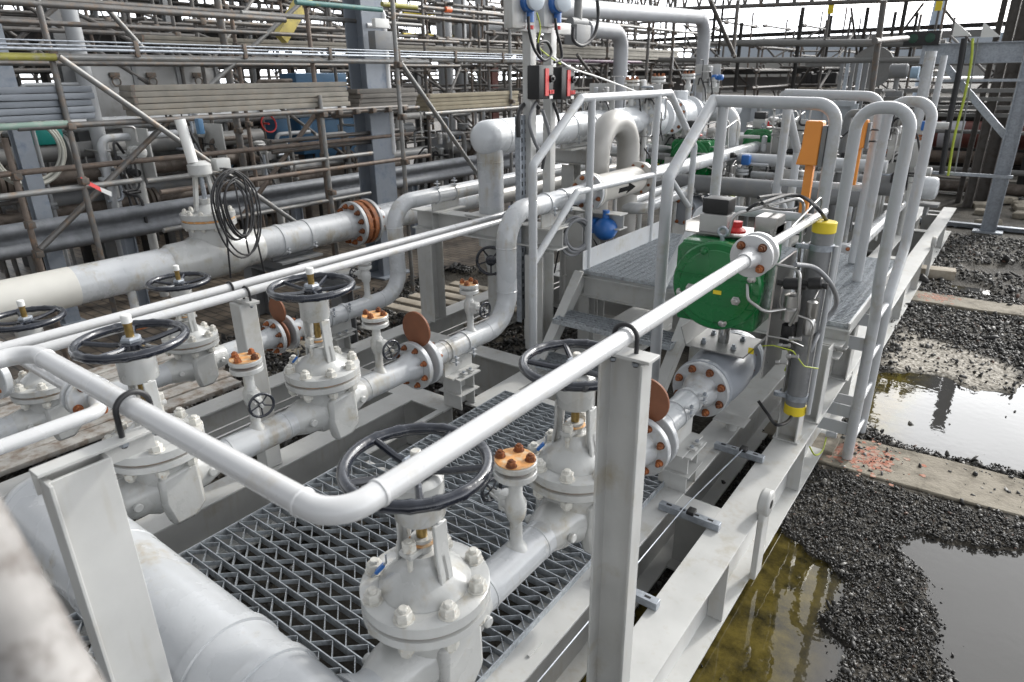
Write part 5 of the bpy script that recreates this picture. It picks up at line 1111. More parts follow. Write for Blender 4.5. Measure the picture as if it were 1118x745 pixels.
MB().lathe((-3.42, 4.32, .86), (0, 0, -1), [(.14, 0), (.14, .07), (.11, .09), (.075, .30), (.07, .80)], 28).done('body', CAST, t); handwheel(t, (-3.33, 4.14, .70), (.5, -.85, 0), .115, .012, 5)
for i in range(6): putp('weathered board of the pallet on the ground below the rack, %s' % ['first from the front', 'second from the front', 'third from the front', 'fourth from the front', 'fifth from the front', 'last one at the back'][i], (-4.7 + .02 * i, 4.75 + i * .21, -.22), (1.3, .13, .03), R_(3))
putp('wooden block under the outer beam next to the far puddle', (-.60, 10.1, -.36), (.45, .22, .12), .1); putp('wooden block under the outer beam near the ladder', (-.88, 4.7, -.41), (.5, .25, .05), .0, m=CONC)

# ------------------------------------------------------------------ crash barrier
def wbeam(label, x, y0, y1, z):
    t = thing('crash_barrier', label, 'crash barrier', (x, (y0 + y1) / 2, GZ))
    pr = [(0, -.165), (.05, -.14), (.075, -.10), (.05, -.05), (.0, -.02), (0, .02), (.05, .05), (.075, .10), (.05, .14), (0, .165)]
    pr2 = pr + [(p[0] - .006, p[1]) for p in reversed(pr)]
    MB().section((x, y0, z), (x, y1, z), pr2).done('rail', BARR, t, ang=80)
    for y in np.arange(y0 + .6, y1, 2.2): MB().section((x - .07, y, GZ), (x - .07, y, z + .1), I_(.10, .12), up=(0, 1, 0)).done('post', STEELB, t)
    return t
wbeam('long galvanised crash barrier running behind the scaffold', -7.6, -4, 14, .70)

# ------------------------------------------------------------------ scaffolding
SX = -6.3
def tube_thing(label, a, b, m=SCAF, r=.026, coup=(), name='scaffold_tube', grp='scaffold tubes', cat='scaffold tube'):
    a = Vector(a); b = Vector(b); t = MB().tube([a, b], r, seg=12).done(name, m, **tg(label, cat, grp))
    d = (b - a).normalized()
    for c in coup:
        c = a + (b - a) * c if isinstance(c, float) else Vector(c)
        MB().lathe(c - d * .035, d, [(r + .001, 0), (r + .012, .004), (r + .012, .066), (r + .001, .07)], 12).box(c + Vector((.05, 0, 0)), (.05, .06, .055), b=.008).done('coupler', COUP, t)
    return t
def vert(px, py, X, z0, z1, label, m=SCAF, coup=(), r=.0242):
    q = P(px, py, X=X); return tube_thing(label, (X, q.y, z0), (X, q.y, z1), m, r, [(X, q.y, z) for z in coup])
zs = (1.16, 1.54, 1.77, 2.31, 2.75)
vert(68, 110, SX, GZ, 3.3, 'first full-height scaffold upright from the left', SCAF, (.55, 1.34, 1.78, 2.31))
vert(20, 205, SX - .3, GZ, 1.7, 'short dark scaffold upright near the left edge', SCAFR, (.75, 1.0, 1.4))
vert(262, 80, SX - 1.6, GZ, 2.9, 'rusty scaffold upright left of the yellow beam', SCAFR, (1.6, 2.5))
vert(250, 80, SX - 2.0, GZ, 3.2, 'thicker scaffold upright just behind the rusty one', SCAF, (1.5, 2.4), r=.045)
vert(354, 150, SX, GZ, 1.95, 'pale scaffold upright in front of the blue machine', SCAFL, (.9, 1.75))
vert(340, 60, SX - .1, .1, 3.1, 'scaffold upright below the teal painted tube', SCAFR, (1.3, 1.76, 2.31, 2.85))
vert(434, 80, SX + .5, GZ, 3.4, 'clean scaffold upright right of the blue-grey column', SCAFL, (.8, 1.2, 1.70, 2.25), r=.026)
vert(557, 80, SX, .0, 3.5, 'scaffold upright left of the instrument stand', SCAFL, (1.2, 1.77, 2.31))
vert(464, 60, SX - 1.8, .2, 3.3, 'scaffold upright behind the diagonal brace', SCAF, (2.2, 2.7, 1.5))
vert(523, 50, SX - 2.5, .6, 3.4, 'thin scaffold upright behind the stacked boards', SCAF, (2.4,))
vert(707, 60, SX + .3, .8, 4.6, 'scaffold upright crossing the tall pipe, left one', SCAF, (1.9, 2.9, 3.1), r=.03)
vert(734, 60, SX + .0, .8, 4.6, 'scaffold upright crossing the tall pipe, right one', SCAF, (1.9, 2.9), r=.026)
vert(663, 60, SX - .3, .8, 3.9, 'scaffold upright behind the black cable loop', SCAF, (2.4,))
vert(676, 90, SX - .8, .8, 3.7, 'scaffold upright between cable loop and tall pipe', SCAF, (2.2,))
# inclined brace tubes
def px2(a, b, X, X2=None): return P(*a, X=X), P(*b, X=X2 if X2 is not None else X)
for lab, a, b, X, m in [('long pale brace tube slanting down in front of the scaffold boards at the left', (64, 62), (323, 243), SX + .08, SCAFL), ('dark brace tube rising to the right in front of the crash barrier', (44, 272), (188, 128), SX - .2, SCAF), ('bare brace tube slanting to the thick white leg', (437, 68), (524, 194), SX + .55, SCAFL),
                        ('rusty brace tube rising towards the pale upright', (262, 240), (345, 124), SX - .5, SCAFR), ('grey brace tube at the top left against the sky', (108, 0), (157, 54), SX - 1.4, SCAFL), ('brace tube behind the cable tube at the upper left', (222, 100), (330, 2), SX - 1.5, SCAFL), ('short brace tube under the purple ledger', (630, 60), (668, 110), SX, SCAF), ('brace tube left of the tall pipe drop', (733, 62), (756, 108), SX + .2, SCAF)]:
    p, q = px2(a, b, X); tube_thing(lab, p, q, m)
# ledgers: (label, pixel y at x, x, X, y0, y1)
def ledger(lab, px, py, X, y0, y1, m=SCAF, r=.0242, coup=()):
    z = P(px, py, X=X).z; return tube_thing(lab, (X, y0, z), (X, y1, z), m, r, [(X, c, z) for c in coup])
ledger('top ledger tube with cable clips, left half up to the first couplings', 100, 63, SX + .06, 0, 6.6, SCAFL, .027)
ledger('top ledger tube with cable clips, right half', 500, 66, SX + .06, 6.65, 9.0, SCAFL, .027)
ledger('yellow-sleeved start of the top ledger at the left edge', 20, 62, SX + .062, 0, P(57, 62, X=SX).y, mat('yellow_tube', (.30, .28, .06), .5, var=.3, dirt=(.26, .25, .23), damt=.5), .0285)
ledger('ledger tube directly under the stacked boards, left', 200, 130, SX + .04, 2.0, 6.2, SCAF, .0245)
ledger('pale green ledger tube end at the left edge', 20, 138, SX + .041, .5, P(72, 138, X=SX).y, mat('green_tube', (.17, .25, .21), .5, var=.2, dirt=(.25, .25, .23), damt=.4), .026)
ledger('bright ledger tube under the yellowed boards', 500, 122, SX + .04, 6.5, 9.0, SCAFL, .0245)
ledger('coupled ledger tube with many fittings under the grey boards', 400, 121, SX + .04, 5.0, 6.4, SCAF, .024, coup=(5.1, 5.35, 5.6, 5.85, 6.1))
ledger('dark lower ledger tube, upper one of the pair at the left', 100, 181, SX - .3, 0, 6.6, SCAFR)
ledger('pale lower ledger tube, lower one of the pair at the left', 60, 208, SX, 0, 2.85, SCAFL)
ledger('ledger tube carrying the red and white tag', 150, 199, SX, 2.9, 5.6, SCAFL)
ledger('low ledger tube above the big pipe', 200, 248, SX - .1, 3.0, 5.6, SCAFL)
ledger('ledger tube across the middle of the blue machine', 320, 153, SX - .4, 4.5, 6.5, SCAF)
ledger('ledger tube below the middle of the blue machine', 320, 164, SX - .4, 4.5, 6.5, SCAF)
ledger('long ledger tube below, passing the blue-grey column', 300, 193, SX, 3.0, 6.6, SCAFR)
ledger('upper ledger tube at the top left, first level', 100, 8, SX, -1, 4.6, SCAF, .027)
ledger('upper ledger tube at the top left, second level', 200, 10, SX - .9, 2, 6.5, SCAF)
ledger('blue-banded ledger tube left of the column', 330, 19, SX - .6, 4.5, 7.2, SCAFL, .027)
ledger('teal and yellow ledger tube above the column', 385, 8, SX + .2, 4.6, 5.75, mat('teal_tube', (.07, .17, .16), .5, var=.3, dirt=(.36, .33, .06), damt=.3), .026)
ledger('yellow end of the ledger tube touching the clean upright', 412, 4, SX + .21, 5.75, 6.3, MATS['yellow_tube'], .0265)
ledger('ledger tube with a small orange tag', 500, 12, SX + .1, 6.5, 9.1, SCAF)
ledger('ledger tube below the tagged one', 500, 22, SX - .4, 6.4, 9.4, SCAF)
ledger('ledger tube under the purple one', 640, 67, SX - .2, 8.5, 13, mat('purple_tube', (.17, .10, .15), .5, var=.3, dirt=(.25, .25, .24), damt=.4), .026)
ledger('ledger tube above the rust-topped vents', 640, 24, SX - .6, 9, 17, SCAFL)
ledger('second ledger tube above the rust-topped vents', 700, 31, SX - 1.0, 9, 16, SCAFL)
ledger('back ledger tube, behind the left uprights', 150, 70, SX - 1.5, 0, 9, SCAF)
ledger('back ledger tube, higher, behind the left uprights', 150, 30, SX - 1.5, 0, 9, SCAF)
ledger('back ledger tube low behind the crash barrier', 300, 205, SX - 2.5, 2, 12, SCAF)
q = P(489, 11, X=SX + .12); MB().cyl(q - Vector((0, .05, 0)), q + Vector((0, .05, 0)), .034, seg=14).done('orange_tag', mat('orange_tape', (.7, .14, .04), .5), **tg('orange tape wrapped round the upper ledger tube', 'tape'))
# cable bundle on the top ledger
for k, (dz, r_) in enumerate(((.075, .007), (.045, .012), (.105, .006))):
    z = P(200, 63, X=SX + .06).z + dz; MB().tube([(SX + .10, 0, z), (SX + .10, 9.2, z)], r_, seg=8).done('cable', GALV, **tg(['middle grey cable clipped along the top ledger', 'lower grey cable clipped along the top ledger', 'upper thin cable clipped along the top ledger'][k], 'cable', 'cables on the ledger'))
for k in range(7):
    z = P(200, 63, X=SX + .06).z; MB().box((SX + .10, 3.0 + k * 1.02, z + .06), (.03, .04, .13), b=.006).done('cable_clip', COUP, **tg('%s dark cable clip from the left on the top ledger tube' % ORD[k], 'clip', 'cable clips on the top ledger'))
# stacked scaffold boards
def boards(lab, X, y0, y1, px, py, n, m=BOARD, th=.052, w_=.225, gap=.004):
    z = P(px, py, X=X).z
    for k in range(n):
        rs = random.uniform(-.015, .015)
        o = MB().box((X - .02 + rs, (y0 + y1) / 2 + rs, z + th * k + th / 2), (w_, y1 - y0, th - gap), b=.006).done('scaffold_board', m, **tg(lab % ['lowest', 'second', 'third', 'fourth', 'fifth', 'top'][k], 'scaffold board', 'stacked scaffold boards'))
        MB().box((X - .02 + rs, y0 + rs + .02, z + th * k + th / 2), (w_ + .004, .03, th - .002)).done('end_band', COUP, o)
boards('long weathered scaffold board behind the pale brace, %s board of the stack', SX - .12, 2.95, 5.35, 150, 127, 5)
boards('bluish metal toe board at the left edge, %s of the stack', SX - .1, .6, 2.62, 30, 133, 5, BOARDG)
boards('grey scaffold board left of the clean upright, %s board of the stack', SX - .12, 5.5, 6.45, 390, 118, 4, mat('board_grey', (.15, .14, .125), .75, var=.2))
boards('yellowed scaffold board right of the clean upright, %s board of the stack', SX - .1, 6.62, 8.6, 500, 119, 4, mat('board_yellowed', (.27, .235, .165), .7, var=.2, dirt=(.25, .2, .13), dscale=10, damt=.5))
boards('far scaffold board behind the cables, %s board of the stack', SX - 2.3, 4.2, 12.0, 300, 53, 2)
boards('pale scaffold board behind the far uprights, %s board of the stack', SX - .6, 10.5, 15.5, 720, 66, 4, mat('board_pale', (.32, .30, .26), .7, var=.2))
# red/white tag
q = P(101, 200, X=SX + .06); t = thing('warning_tape', 'short end of red and white barrier tape tied to an upright', 'tape', q)
MB().add([q + Vector((0, -.08, .06)), q + Vector((0, .05, -.04)), q + Vector((.01, .05, -.08)), q + Vector((.01, -.08, .02))], [(0, 1, 2, 3)]).done('red_part', REDP, t); MB().add([q + Vector((0, .05, -.04)), q + Vector((.01, .13, -.09)), q + Vector((.01, .12, -.13)), q + Vector((0, .05, -.08))], [(0, 1, 2, 3)]).done('white_part', WHITE, t)

# ------------------------------------------------------------------ plant behind the scaffold
def column(lab, px0, px1, py, X, z0, z1, m=STEELB, kind='H', cat='steel column'):
    a = P(px0, py, X=X); b = P(px1, py, X=X); w_ = abs(b.y - a.y) * .82; y = (a.y + b.y) / 2
    t = thing('steel_column', lab, cat, (X, y, z0))
    if kind == 'H': MB().section((X, y, z0), (X, y, z1), I_(w_, w_ * .9, .02, .014), up=(-1, 0, 0)).done('shaft', m, t)
    elif kind == 'pipe': MB().cyl((X, y, z0), (X, y, z1), w_ / 2, seg=28).done('shaft', m, t)
    MB().box((X, y, z0 + .02), (w_ * 1.5, w_ * 1.5, .04)).done('base_plate', m, t)
    return t
column('blue-grey steel column standing behind the rusty flange', 386, 415, 60, -6.75, GZ, 4.2, STEELB)
column('blue-grey steel column at the left edge', 2, 26, 120, -8.2, GZ, 4.6, STEELB)
column('thick pale pipe column left of the cladding sheets', 76, 97, 60, -8.8, GZ, 5, mat('pale_column', (.30, .31, .32), .5, var=.08), 'pipe')
column('dark column behind the pale pipe column', 60, 76, 60, -9.6, GZ, 5, STEELG)
column('grey column at the far left behind the scaffold', 180, 190, 30, -12, GZ, 6, STEELG)
for i, (p0, p1) in enumerate(((478, 492), (497, 508), (521, 531), (603, 612), (643, 650))):
    column('pale vertical pipe in the plant behind the boards, %s from the left' % ['first', 'second', 'third', 'fourth', 'fifth'][i], p0, p1, 40, -11.5, GZ, 6, MATS['pale_column'], 'pipe', 'pipe')
for i, (p0, p1, mm) in enumerate(((533, 541, REDW), (395, 400, STEELG), (452, 460, STEELG), (655, 664, STEELG))):
    column(['red-brown column behind the yellowed boards', 'slim column behind the blue-grey one', 'slim column right of the clean upright', 'slim column behind the tall pipe'][i], p0, p1, 80, -11 - i * .3, GZ, 2.5, mm)
# white pipe handrail frame by the column
t = thing('white_pipe_bend', 'white vertical pipe with short cross arm beside the blue-grey column', 'pipe', (-6.5, 6.3, .3))
a = P(425, 105, X=-6.6); b = P(421, 12, X=-6.6); MB().tube([(-6.6, a.y, 1.2), (-6.6, a.y, b.z), (-6.9, a.y - .05, b.z + .05)], .035, bend=.08, seg=18).tube([P(400, 28, X=-6.6), P(424, 29, X=-6.6)], .03, seg=16).done('pipe', RAILW, t)
q = P(407, 45, X=-6.5); t = thing('junction_box', 'grey box with a small white socket on the blue-grey column', 'junction box', q)
MB().box(q + Vector((.15, 0, 0)), (.12, .30, .20), b=.01).done('box', STEELG, t); MB().box(q + Vector((.18, -.02, .18)), (.06, .22, .10), b=.01).done('socket', WHITE, t)
# cladding sheets / casing
cs = thing('clad_casing', 'large dull metal casing with latches behind the left scaffold', 'casing', (-9.3, 5, .4))
a = P(97, 90, X=-9.3); b = P(238, 90, X=-9.3); zt = P(150, 70, X=-9.3).z; zb = P(150, 166, X=-9.3).z
MB().box((-9.7, (a.y + b.y) / 2, (zt + zb) / 2), (.8, b.y - a.y, zt - zb), b=.02).done('casing', SHEET, cs)
for k in (0, .33, .67, 1): MB().box((-9.29, a.y + (b.y - a.y) * k, (zt + zb) / 2), (.02, .05, zt - zb)).done('seam_strip', STEELG, cs)
for px in (125, 165, 215): q = P(px, 82, X=-9.27); MB().box(q, (.03, .12, .06), b=.006).torus(q + Vector((.02, 0, -.08)), (1, 0, 0), .05, .01, 16, 6).done('latch', COUP, cs)
cs2 = thing('blue_machine', 'blue painted machine behind the rusty brace tube', 'machine', (-9.2, 8.5, 0))
for px0, px1, py0, py1 in ((300, 320, 128, 160), (322, 380, 80, 100), (327, 345, 128, 168), (340, 392, 132, 178)):
    a = P(px0, py0, X=-9.2); b = P(px1, py1, X=-9.2); MB().box((-9.4, (a.y + b.y) / 2, (a.z + b.z) / 2), (.4, abs(b.y - a.y), abs(a.z - b.z)), b=.02).done('panel', BLUEM, cs2, bev=.005)
t = thing('teal_tank', 'small teal container behind the left scaffold', 'container', P(47, 150, X=-9)); q = P(47, 147, X=-9); MB().box(q, (.3, .32, .22), b=.04).done('tank', mat('teal_plastic', (.01, .22, .19), .4), t)
q = P(530, 27, X=-12); MB().lathe((q.x, q.y - 1.3, q.z), (0, 1, 0), [(.1, 0), (.3, .1), (.36, .25), (.36, 2.6), (.3, 2.8), (.1, 2.9)], 32).done('horizontal_vessel', MATS['pale_column'], **tg('grey horizontal vessel behind the upper ledgers', 'vessel'))
t = thing('yellow_beam', 'pale yellow inclined beam in the upper left middle', 'beam', P(325, 20, X=-8)); MB().beam(P(306, 42, X=-8), P(338, -12, X=-8), .12, .16).done('beam', mat('faded_yellow', (.55, .45, .12), .6, var=.2, dirt=(.25, .22, .14), damt=.5), t)
for i, (a, b) in enumerate((((380, 10), (382, 60)), ((405, 20), (408, 80)))):
    p, q = px2(a, b, -9.5); MB().tube([p + Vector((0, 0, .6)), q], .05, seg=12).done('yellow_post', YELLOW, **tg(['yellow post just left of the blue-grey column top', 'yellow post right behind the blue-grey column'][i], 'post'))
for i, y_ in enumerate((14, 20, 38)):
    p, q = px2((440, y_), (560, y_ + 4), -12.5); MB().tube([p, q], .04, seg=10).done('yellow_rail', YELLOW, **tg('yellow handrail far behind the upper ledgers, %s' % ['highest', 'middle', 'lowest'][i], 'rail'))
# generic process pipework behind, low level between barrier and scaffold
rs = random.Random(11)
lowm = [(PIPE, 'white'), (STEELG, 'dark grey'), (GUNI, 'bare metal'), (MATS['pale_column'], 'light grey'), (MIDG, 'mid grey'), (RUSTP, 'brown'), (DARKS, 'black'), (MIDG, 'mid grey'), (STEELG, 'dark grey'), (DARKS, 'black')]
spots = ['at the left frame edge', 'left of the first scaffold upright', 'right of the first scaffold upright', 'below the teal container', 'left of the cable-draped valve', 'above the cable-draped valve', 'right of the cable-draped valve', 'left of the blue machine', 'in front of the blue machine', 'right of the blue machine', 'left of the blue-grey column', 'right of the blue-grey column', 'left of the clean upright', 'right of the clean upright', 'left of the thick white leg', 'behind the thick white leg']
seen = {}
for i in range(40):
    px = 8 + i * 13.4 + rs.uniform(-4, 4); X = rs.uniform(-10.8, -8.4); yb = rs.uniform(140, 185) - px * .03; r_ = rs.choice([.02, .03, .045, .06]); m, mn = rs.choice(lowm)
    q = P(px, yb, X=X); top = rs.choice(['bare top', 'side arm', 'side arm'])
    lab = '%s %s upright pipe %s' % ({.02: 'thin', .03: 'slim', .045: 'medium', .06: 'thick'}[r_], mn, spots[min(15, int(px / 34))]); seen[lab] = seen.get(lab, 0) + 1
    if seen[lab] > 1: lab += ', the one with a higher flange'
    t = thing('process_pipe', lab, 'pipe', (q.x, q.y, GZ), 'upright pipes behind the barrier')
    h = q.z + rs.uniform(.1, .7)
    MB().tube([(q.x, q.y, GZ), (q.x, q.y, h), (q.x, q.y + rs.choice((-.6, .6, .9)), h)], r_, bend=r_ * 2.5, seg=12).done('pipe', m, t, ang=60)
    z_ = rs.uniform(.5, 1.3)
    for dz in (0, .045): MB().disc((q.x, q.y, z_ + dz), (0, 0, 1), r_ * 2.3, .03, 18).done('flange', rs.choice([m, RUSTP, STEELG]), t)
    if i % 3 == 0: MB().torus((q.x + .15, q.y, z_ + .3), (1, 0, .2), rs.uniform(.08, .14), .012, 20, 6).cyl((q.x, q.y, z_ + .3), (q.x + .15, q.y, z_ + .3), .015, seg=8).done('handwheel', rs.choice([COUP, REDP, WHEEL, BLUEM, COUP]), t)
hz = ['lowest of all', 'second lowest', 'third from the ground', 'fourth from the ground', 'fifth from the ground', 'sixth from the ground', 'sixth from the top', 'fifth from the top', 'fourth from the top', 'third from the top', 'second highest', 'highest of all']
for i in range(12):
    X = rs.uniform(-11, -8.3); z = .15 + i * .135; r_ = rs.choice([.03, .05, .08, .10]); y0 = rs.uniform(-1, 3); y1 = y0 + rs.uniform(5, 12); m, mn = rs.choice(lowm)
    t = thing('process_pipe', '%s horizontal pipe in the plant behind the barrier, %s' % (mn, hz[i]), 'pipe', (X, y0, z), 'horizontal pipes behind the barrier')
    MB().tube([(X, y0, z), (X, y1, z)], r_, seg=14).done('pipe', m, t)
    for k in range(3):
        y = rs.uniform(y0 + .5, y1 - .5)
        for dy in (0, .06): MB().disc((X, y + dy, z), (0, 1, 0), r_ * 2, .04, 18).done('flange', rs.choice([m, RUSTP]), t)
coil('pale coiled hoses at the far left behind the scaffold', P(30, 165, X=-8.6), (1, .1, 0), .36, 6, mat('pale_hose', (.40, .40, .36), .5), .016)
# low equipment silhouettes: drums, pumps, cabinets
for i in range(14):
    px = 20 + i * 40 + rs.uniform(-10, 10); X = rs.uniform(-13, -11.3); q = P(px, 160, X=X); h = rs.uniform(.6, 1.5); w_ = rs.uniform(.3, .8)
    t = thing('plant_unit', '%s dark machine block from the left, deep in the plant behind the barrier' % ORD[i], 'machine', (q.x, q.y, GZ), 'machine blocks in the plant')
    MB().box((q.x, q.y, GZ + h / 2), (.6, w_, h), b=.03).done('cabinet', rs.choice([STEELG, DARKS, DARKS, SHEET]), t); MB().cyl((q.x + .35, q.y - w_ * .4, GZ + h * .6), (q.x + .35, q.y + w_ * .4, GZ + h * .6), .14, seg=20).done('drum', rs.choice([PIPE, STEELG, GUNI]), t)

# scaffold bays deeper in
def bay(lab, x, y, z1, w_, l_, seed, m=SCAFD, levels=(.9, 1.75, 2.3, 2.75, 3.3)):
    r0 = random.Random(seed); t = thing('scaffold_bay', lab, 'scaffold', (x, y, GZ))
    for dx in (0, -w_):
        for dy in (0, l_):
            a = (x + dx + r0.uniform(-.03, .03), y + dy + r0.uniform(-.1, .1)); zt = z1 + r0.uniform(-.5, .3)
            MB().tube([(a[0], a[1], GZ), (a[0] + r0.uniform(-.03, .03), a[1] + r0.uniform(-.04, .04), zt)], .026, seg=8).done('standard', r0.choice([m, SCAF, SCAFR, m]), t)
    for z in levels:
        if z > z1: continue
        for dx in (0, -w_):
            zz = z + r0.uniform(-.08, .08); MB().tube([(x + dx + .04, y - .25, zz), (x + dx + .04, y + l_ + .25, zz)], .026, seg=8).done('ledger', r0.choice([m, SCAF, m, m]), t)
            for dy in (0, l_): MB().box((x + dx + .02, y + dy, zz), (.10, .08, .09), b=.015).done('coupler', COUP, t)
        if r0.random() < .8: MB().tube([(x + .2, y + r0.choice((.05, l_ - .05)), z + .05), (x - w_ - .2, y + r0.choice((.05, l_ - .05)), z + .05)], .026, seg=8).done('transom', m, t)
    for k in range(3):
        za = r0.choice(levels[:3]); MB().tube([(x + r0.choice((0, -w_)), y + (0 if k % 2 else l_), za), (x + r0.choice((0, -w_)), y + (l_ if k % 2 else 0), min(z1, za + r0.uniform(.9, 1.7)))], .026, seg=8).done('brace', m, t)
    return t
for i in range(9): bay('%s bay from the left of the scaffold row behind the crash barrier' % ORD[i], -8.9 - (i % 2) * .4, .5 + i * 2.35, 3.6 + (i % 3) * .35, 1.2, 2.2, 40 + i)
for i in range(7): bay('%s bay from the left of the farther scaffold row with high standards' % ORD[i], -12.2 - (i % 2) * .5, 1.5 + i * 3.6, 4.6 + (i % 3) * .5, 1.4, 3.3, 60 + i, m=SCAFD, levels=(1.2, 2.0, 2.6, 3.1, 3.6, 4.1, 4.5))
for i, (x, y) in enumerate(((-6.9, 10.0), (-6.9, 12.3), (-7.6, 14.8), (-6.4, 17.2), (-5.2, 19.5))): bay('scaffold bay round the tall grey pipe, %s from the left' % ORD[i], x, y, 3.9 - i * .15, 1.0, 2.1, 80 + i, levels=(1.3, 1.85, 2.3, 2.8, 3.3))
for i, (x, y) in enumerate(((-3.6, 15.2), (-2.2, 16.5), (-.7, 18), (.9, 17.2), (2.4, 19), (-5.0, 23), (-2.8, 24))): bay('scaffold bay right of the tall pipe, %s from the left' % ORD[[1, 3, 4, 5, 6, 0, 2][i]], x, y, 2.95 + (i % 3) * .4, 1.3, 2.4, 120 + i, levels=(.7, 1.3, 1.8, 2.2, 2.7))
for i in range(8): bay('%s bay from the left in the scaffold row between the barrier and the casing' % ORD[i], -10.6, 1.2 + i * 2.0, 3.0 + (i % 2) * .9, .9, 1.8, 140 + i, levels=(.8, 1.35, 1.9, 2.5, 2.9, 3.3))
# ------------------------------------------------------------------ lattice girders and far structures
def girder(lab, p0, p1, h, n, m=SCAF, r=.03, w_=0, name='lattice_girder'):
    p0 = Vector(p0); p1 = Vector(p1); t = thing(name, lab, 'lattice girder', p0)
    up = Vector((0, 0, h)); 
    for o_ in (Vector((0, 0, 0)), up): MB().tube([p0 + o_, p1 + o_], r, seg=8).done('chord', m, t)
    mb = MB(); d = (p1 - p0) / n
    for k in range(n): a = p0 + d * k; b = p0 + d * (k + 1); mid = (a + b) / 2 + up; mb.tube([a, mid], r * .6, seg=6).tube([mid, b], r * .6, seg=6)
    mb.done('web', m, t); return t
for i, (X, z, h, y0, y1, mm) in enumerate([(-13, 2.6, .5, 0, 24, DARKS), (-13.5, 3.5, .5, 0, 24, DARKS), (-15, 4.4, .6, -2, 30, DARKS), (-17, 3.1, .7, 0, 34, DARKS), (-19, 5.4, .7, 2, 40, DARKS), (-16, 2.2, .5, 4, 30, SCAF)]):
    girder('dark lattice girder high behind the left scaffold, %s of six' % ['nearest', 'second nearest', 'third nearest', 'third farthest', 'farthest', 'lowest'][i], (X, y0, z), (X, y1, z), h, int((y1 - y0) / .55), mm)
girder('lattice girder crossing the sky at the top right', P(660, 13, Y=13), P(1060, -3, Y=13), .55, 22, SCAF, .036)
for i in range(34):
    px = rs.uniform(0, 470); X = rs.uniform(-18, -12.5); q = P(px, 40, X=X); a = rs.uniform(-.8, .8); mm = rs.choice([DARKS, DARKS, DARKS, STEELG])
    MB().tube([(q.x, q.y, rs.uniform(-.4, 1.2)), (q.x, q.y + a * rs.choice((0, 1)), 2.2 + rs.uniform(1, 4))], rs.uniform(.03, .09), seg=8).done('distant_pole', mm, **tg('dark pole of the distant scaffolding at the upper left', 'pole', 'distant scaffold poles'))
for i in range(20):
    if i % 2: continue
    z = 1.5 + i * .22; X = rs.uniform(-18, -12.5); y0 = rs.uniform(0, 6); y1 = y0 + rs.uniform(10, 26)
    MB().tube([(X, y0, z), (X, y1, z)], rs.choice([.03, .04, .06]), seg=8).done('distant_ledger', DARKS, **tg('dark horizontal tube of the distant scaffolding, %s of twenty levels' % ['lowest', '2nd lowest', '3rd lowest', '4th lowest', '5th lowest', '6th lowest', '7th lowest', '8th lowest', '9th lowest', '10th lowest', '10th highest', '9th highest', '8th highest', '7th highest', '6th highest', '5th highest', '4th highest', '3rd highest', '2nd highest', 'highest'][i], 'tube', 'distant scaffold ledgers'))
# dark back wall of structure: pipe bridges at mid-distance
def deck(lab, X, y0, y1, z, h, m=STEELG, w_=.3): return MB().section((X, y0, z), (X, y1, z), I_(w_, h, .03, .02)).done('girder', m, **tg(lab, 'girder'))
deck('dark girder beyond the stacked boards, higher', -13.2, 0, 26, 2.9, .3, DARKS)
# ------------------------------------------------------------------ right background
# pipe bridge parallel to X
def xb(lab, Y, pxa, pxb, py, h, m, d=.3, name='girder', cat='girder'):
    a = P(pxa, py, Y=Y); b = P(pxb, py, Y=Y); z = (a.z + b.z) / 2
    return MB().box(((a.x + b.x) / 2, Y, z), (b.x - a.x, d, h)).done(name, m, **tg(lab, cat))
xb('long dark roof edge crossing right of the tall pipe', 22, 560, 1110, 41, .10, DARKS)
xb('dull grey girder below the dark roof edge', 21.7, 640, 1090, 46, .16, MIDG)
for lab, yy, pa, pb, py, r_ in (('long grey tube crossing right of the tall pipe, upper of two', 15, 790, 1032, 47.5, .07), ('long grey tube crossing right of the tall pipe, lower of two', 14.5, 600, 1032, 66, .055)):
    a = P(pa, py - .5, Y=yy); b = P(pb, py, Y=yy); MB().tube([a, b], r_, seg=14).done('long_tube', MIDG, **tg(lab, 'tube'))
xb('dark deck band behind the three vents', 19, 560, 960, 80, .13, DARKS); xb('lower grey deck band behind the three vents', 19.5, 560, 940, 92, .34, mat('dull_band', (.14, .135, .13), .6), .5)
xb('pale clad tank wall in the far right middle', 26, 700, 1118, 75, .62, mat('pale_wall', (.40, .40, .385), .6, var=.08), .5, 'tank_wall', 'tank')
for i, py in enumerate((69, 99, 108, 117, 125)): xb('grey tube rail in the right background, %s of five' % ['highest', 'second', 'middle', 'fourth', 'lowest'][i], 15 + i * .4, 930 if i > 1 else 880, 1118, py, .07, MIDG, .08, 'rail', 'rail')
xb('low hall with grey-blue facade on the horizon', 120, 780, 1300, 58, 3.0, mat('far_hall', (.50, .55, .61), .8, var=.1), 20, 'far_hall', 'hall')
t = thing('dark_crates', 'black jagged crates on the far deck left of the slotted uprights', 'crates', P(895, 90, Y=18))
for k in range(7): q = P(878 + k * 5.5, 86 + (k % 3), Y=18); MB().box(q, (.12, .2, .28 + .06 * (k % 2)), b=.02).done('crate', BLACK, t)
q = P(895, 96, Y=18); MB().box(q + Vector((0, 0, -.05)), (.9, .3, .12)).done('pallet', WOOD, t)
q = P(952, 74, Y=14.5); MB().cyl(q + Vector((0, -.03, 0)), q + Vector((0, .03, 0)), .36, seg=36).done('round_lid', MIDG, **tg('upright round grey lid behind the slotted uprights', 'lid'))
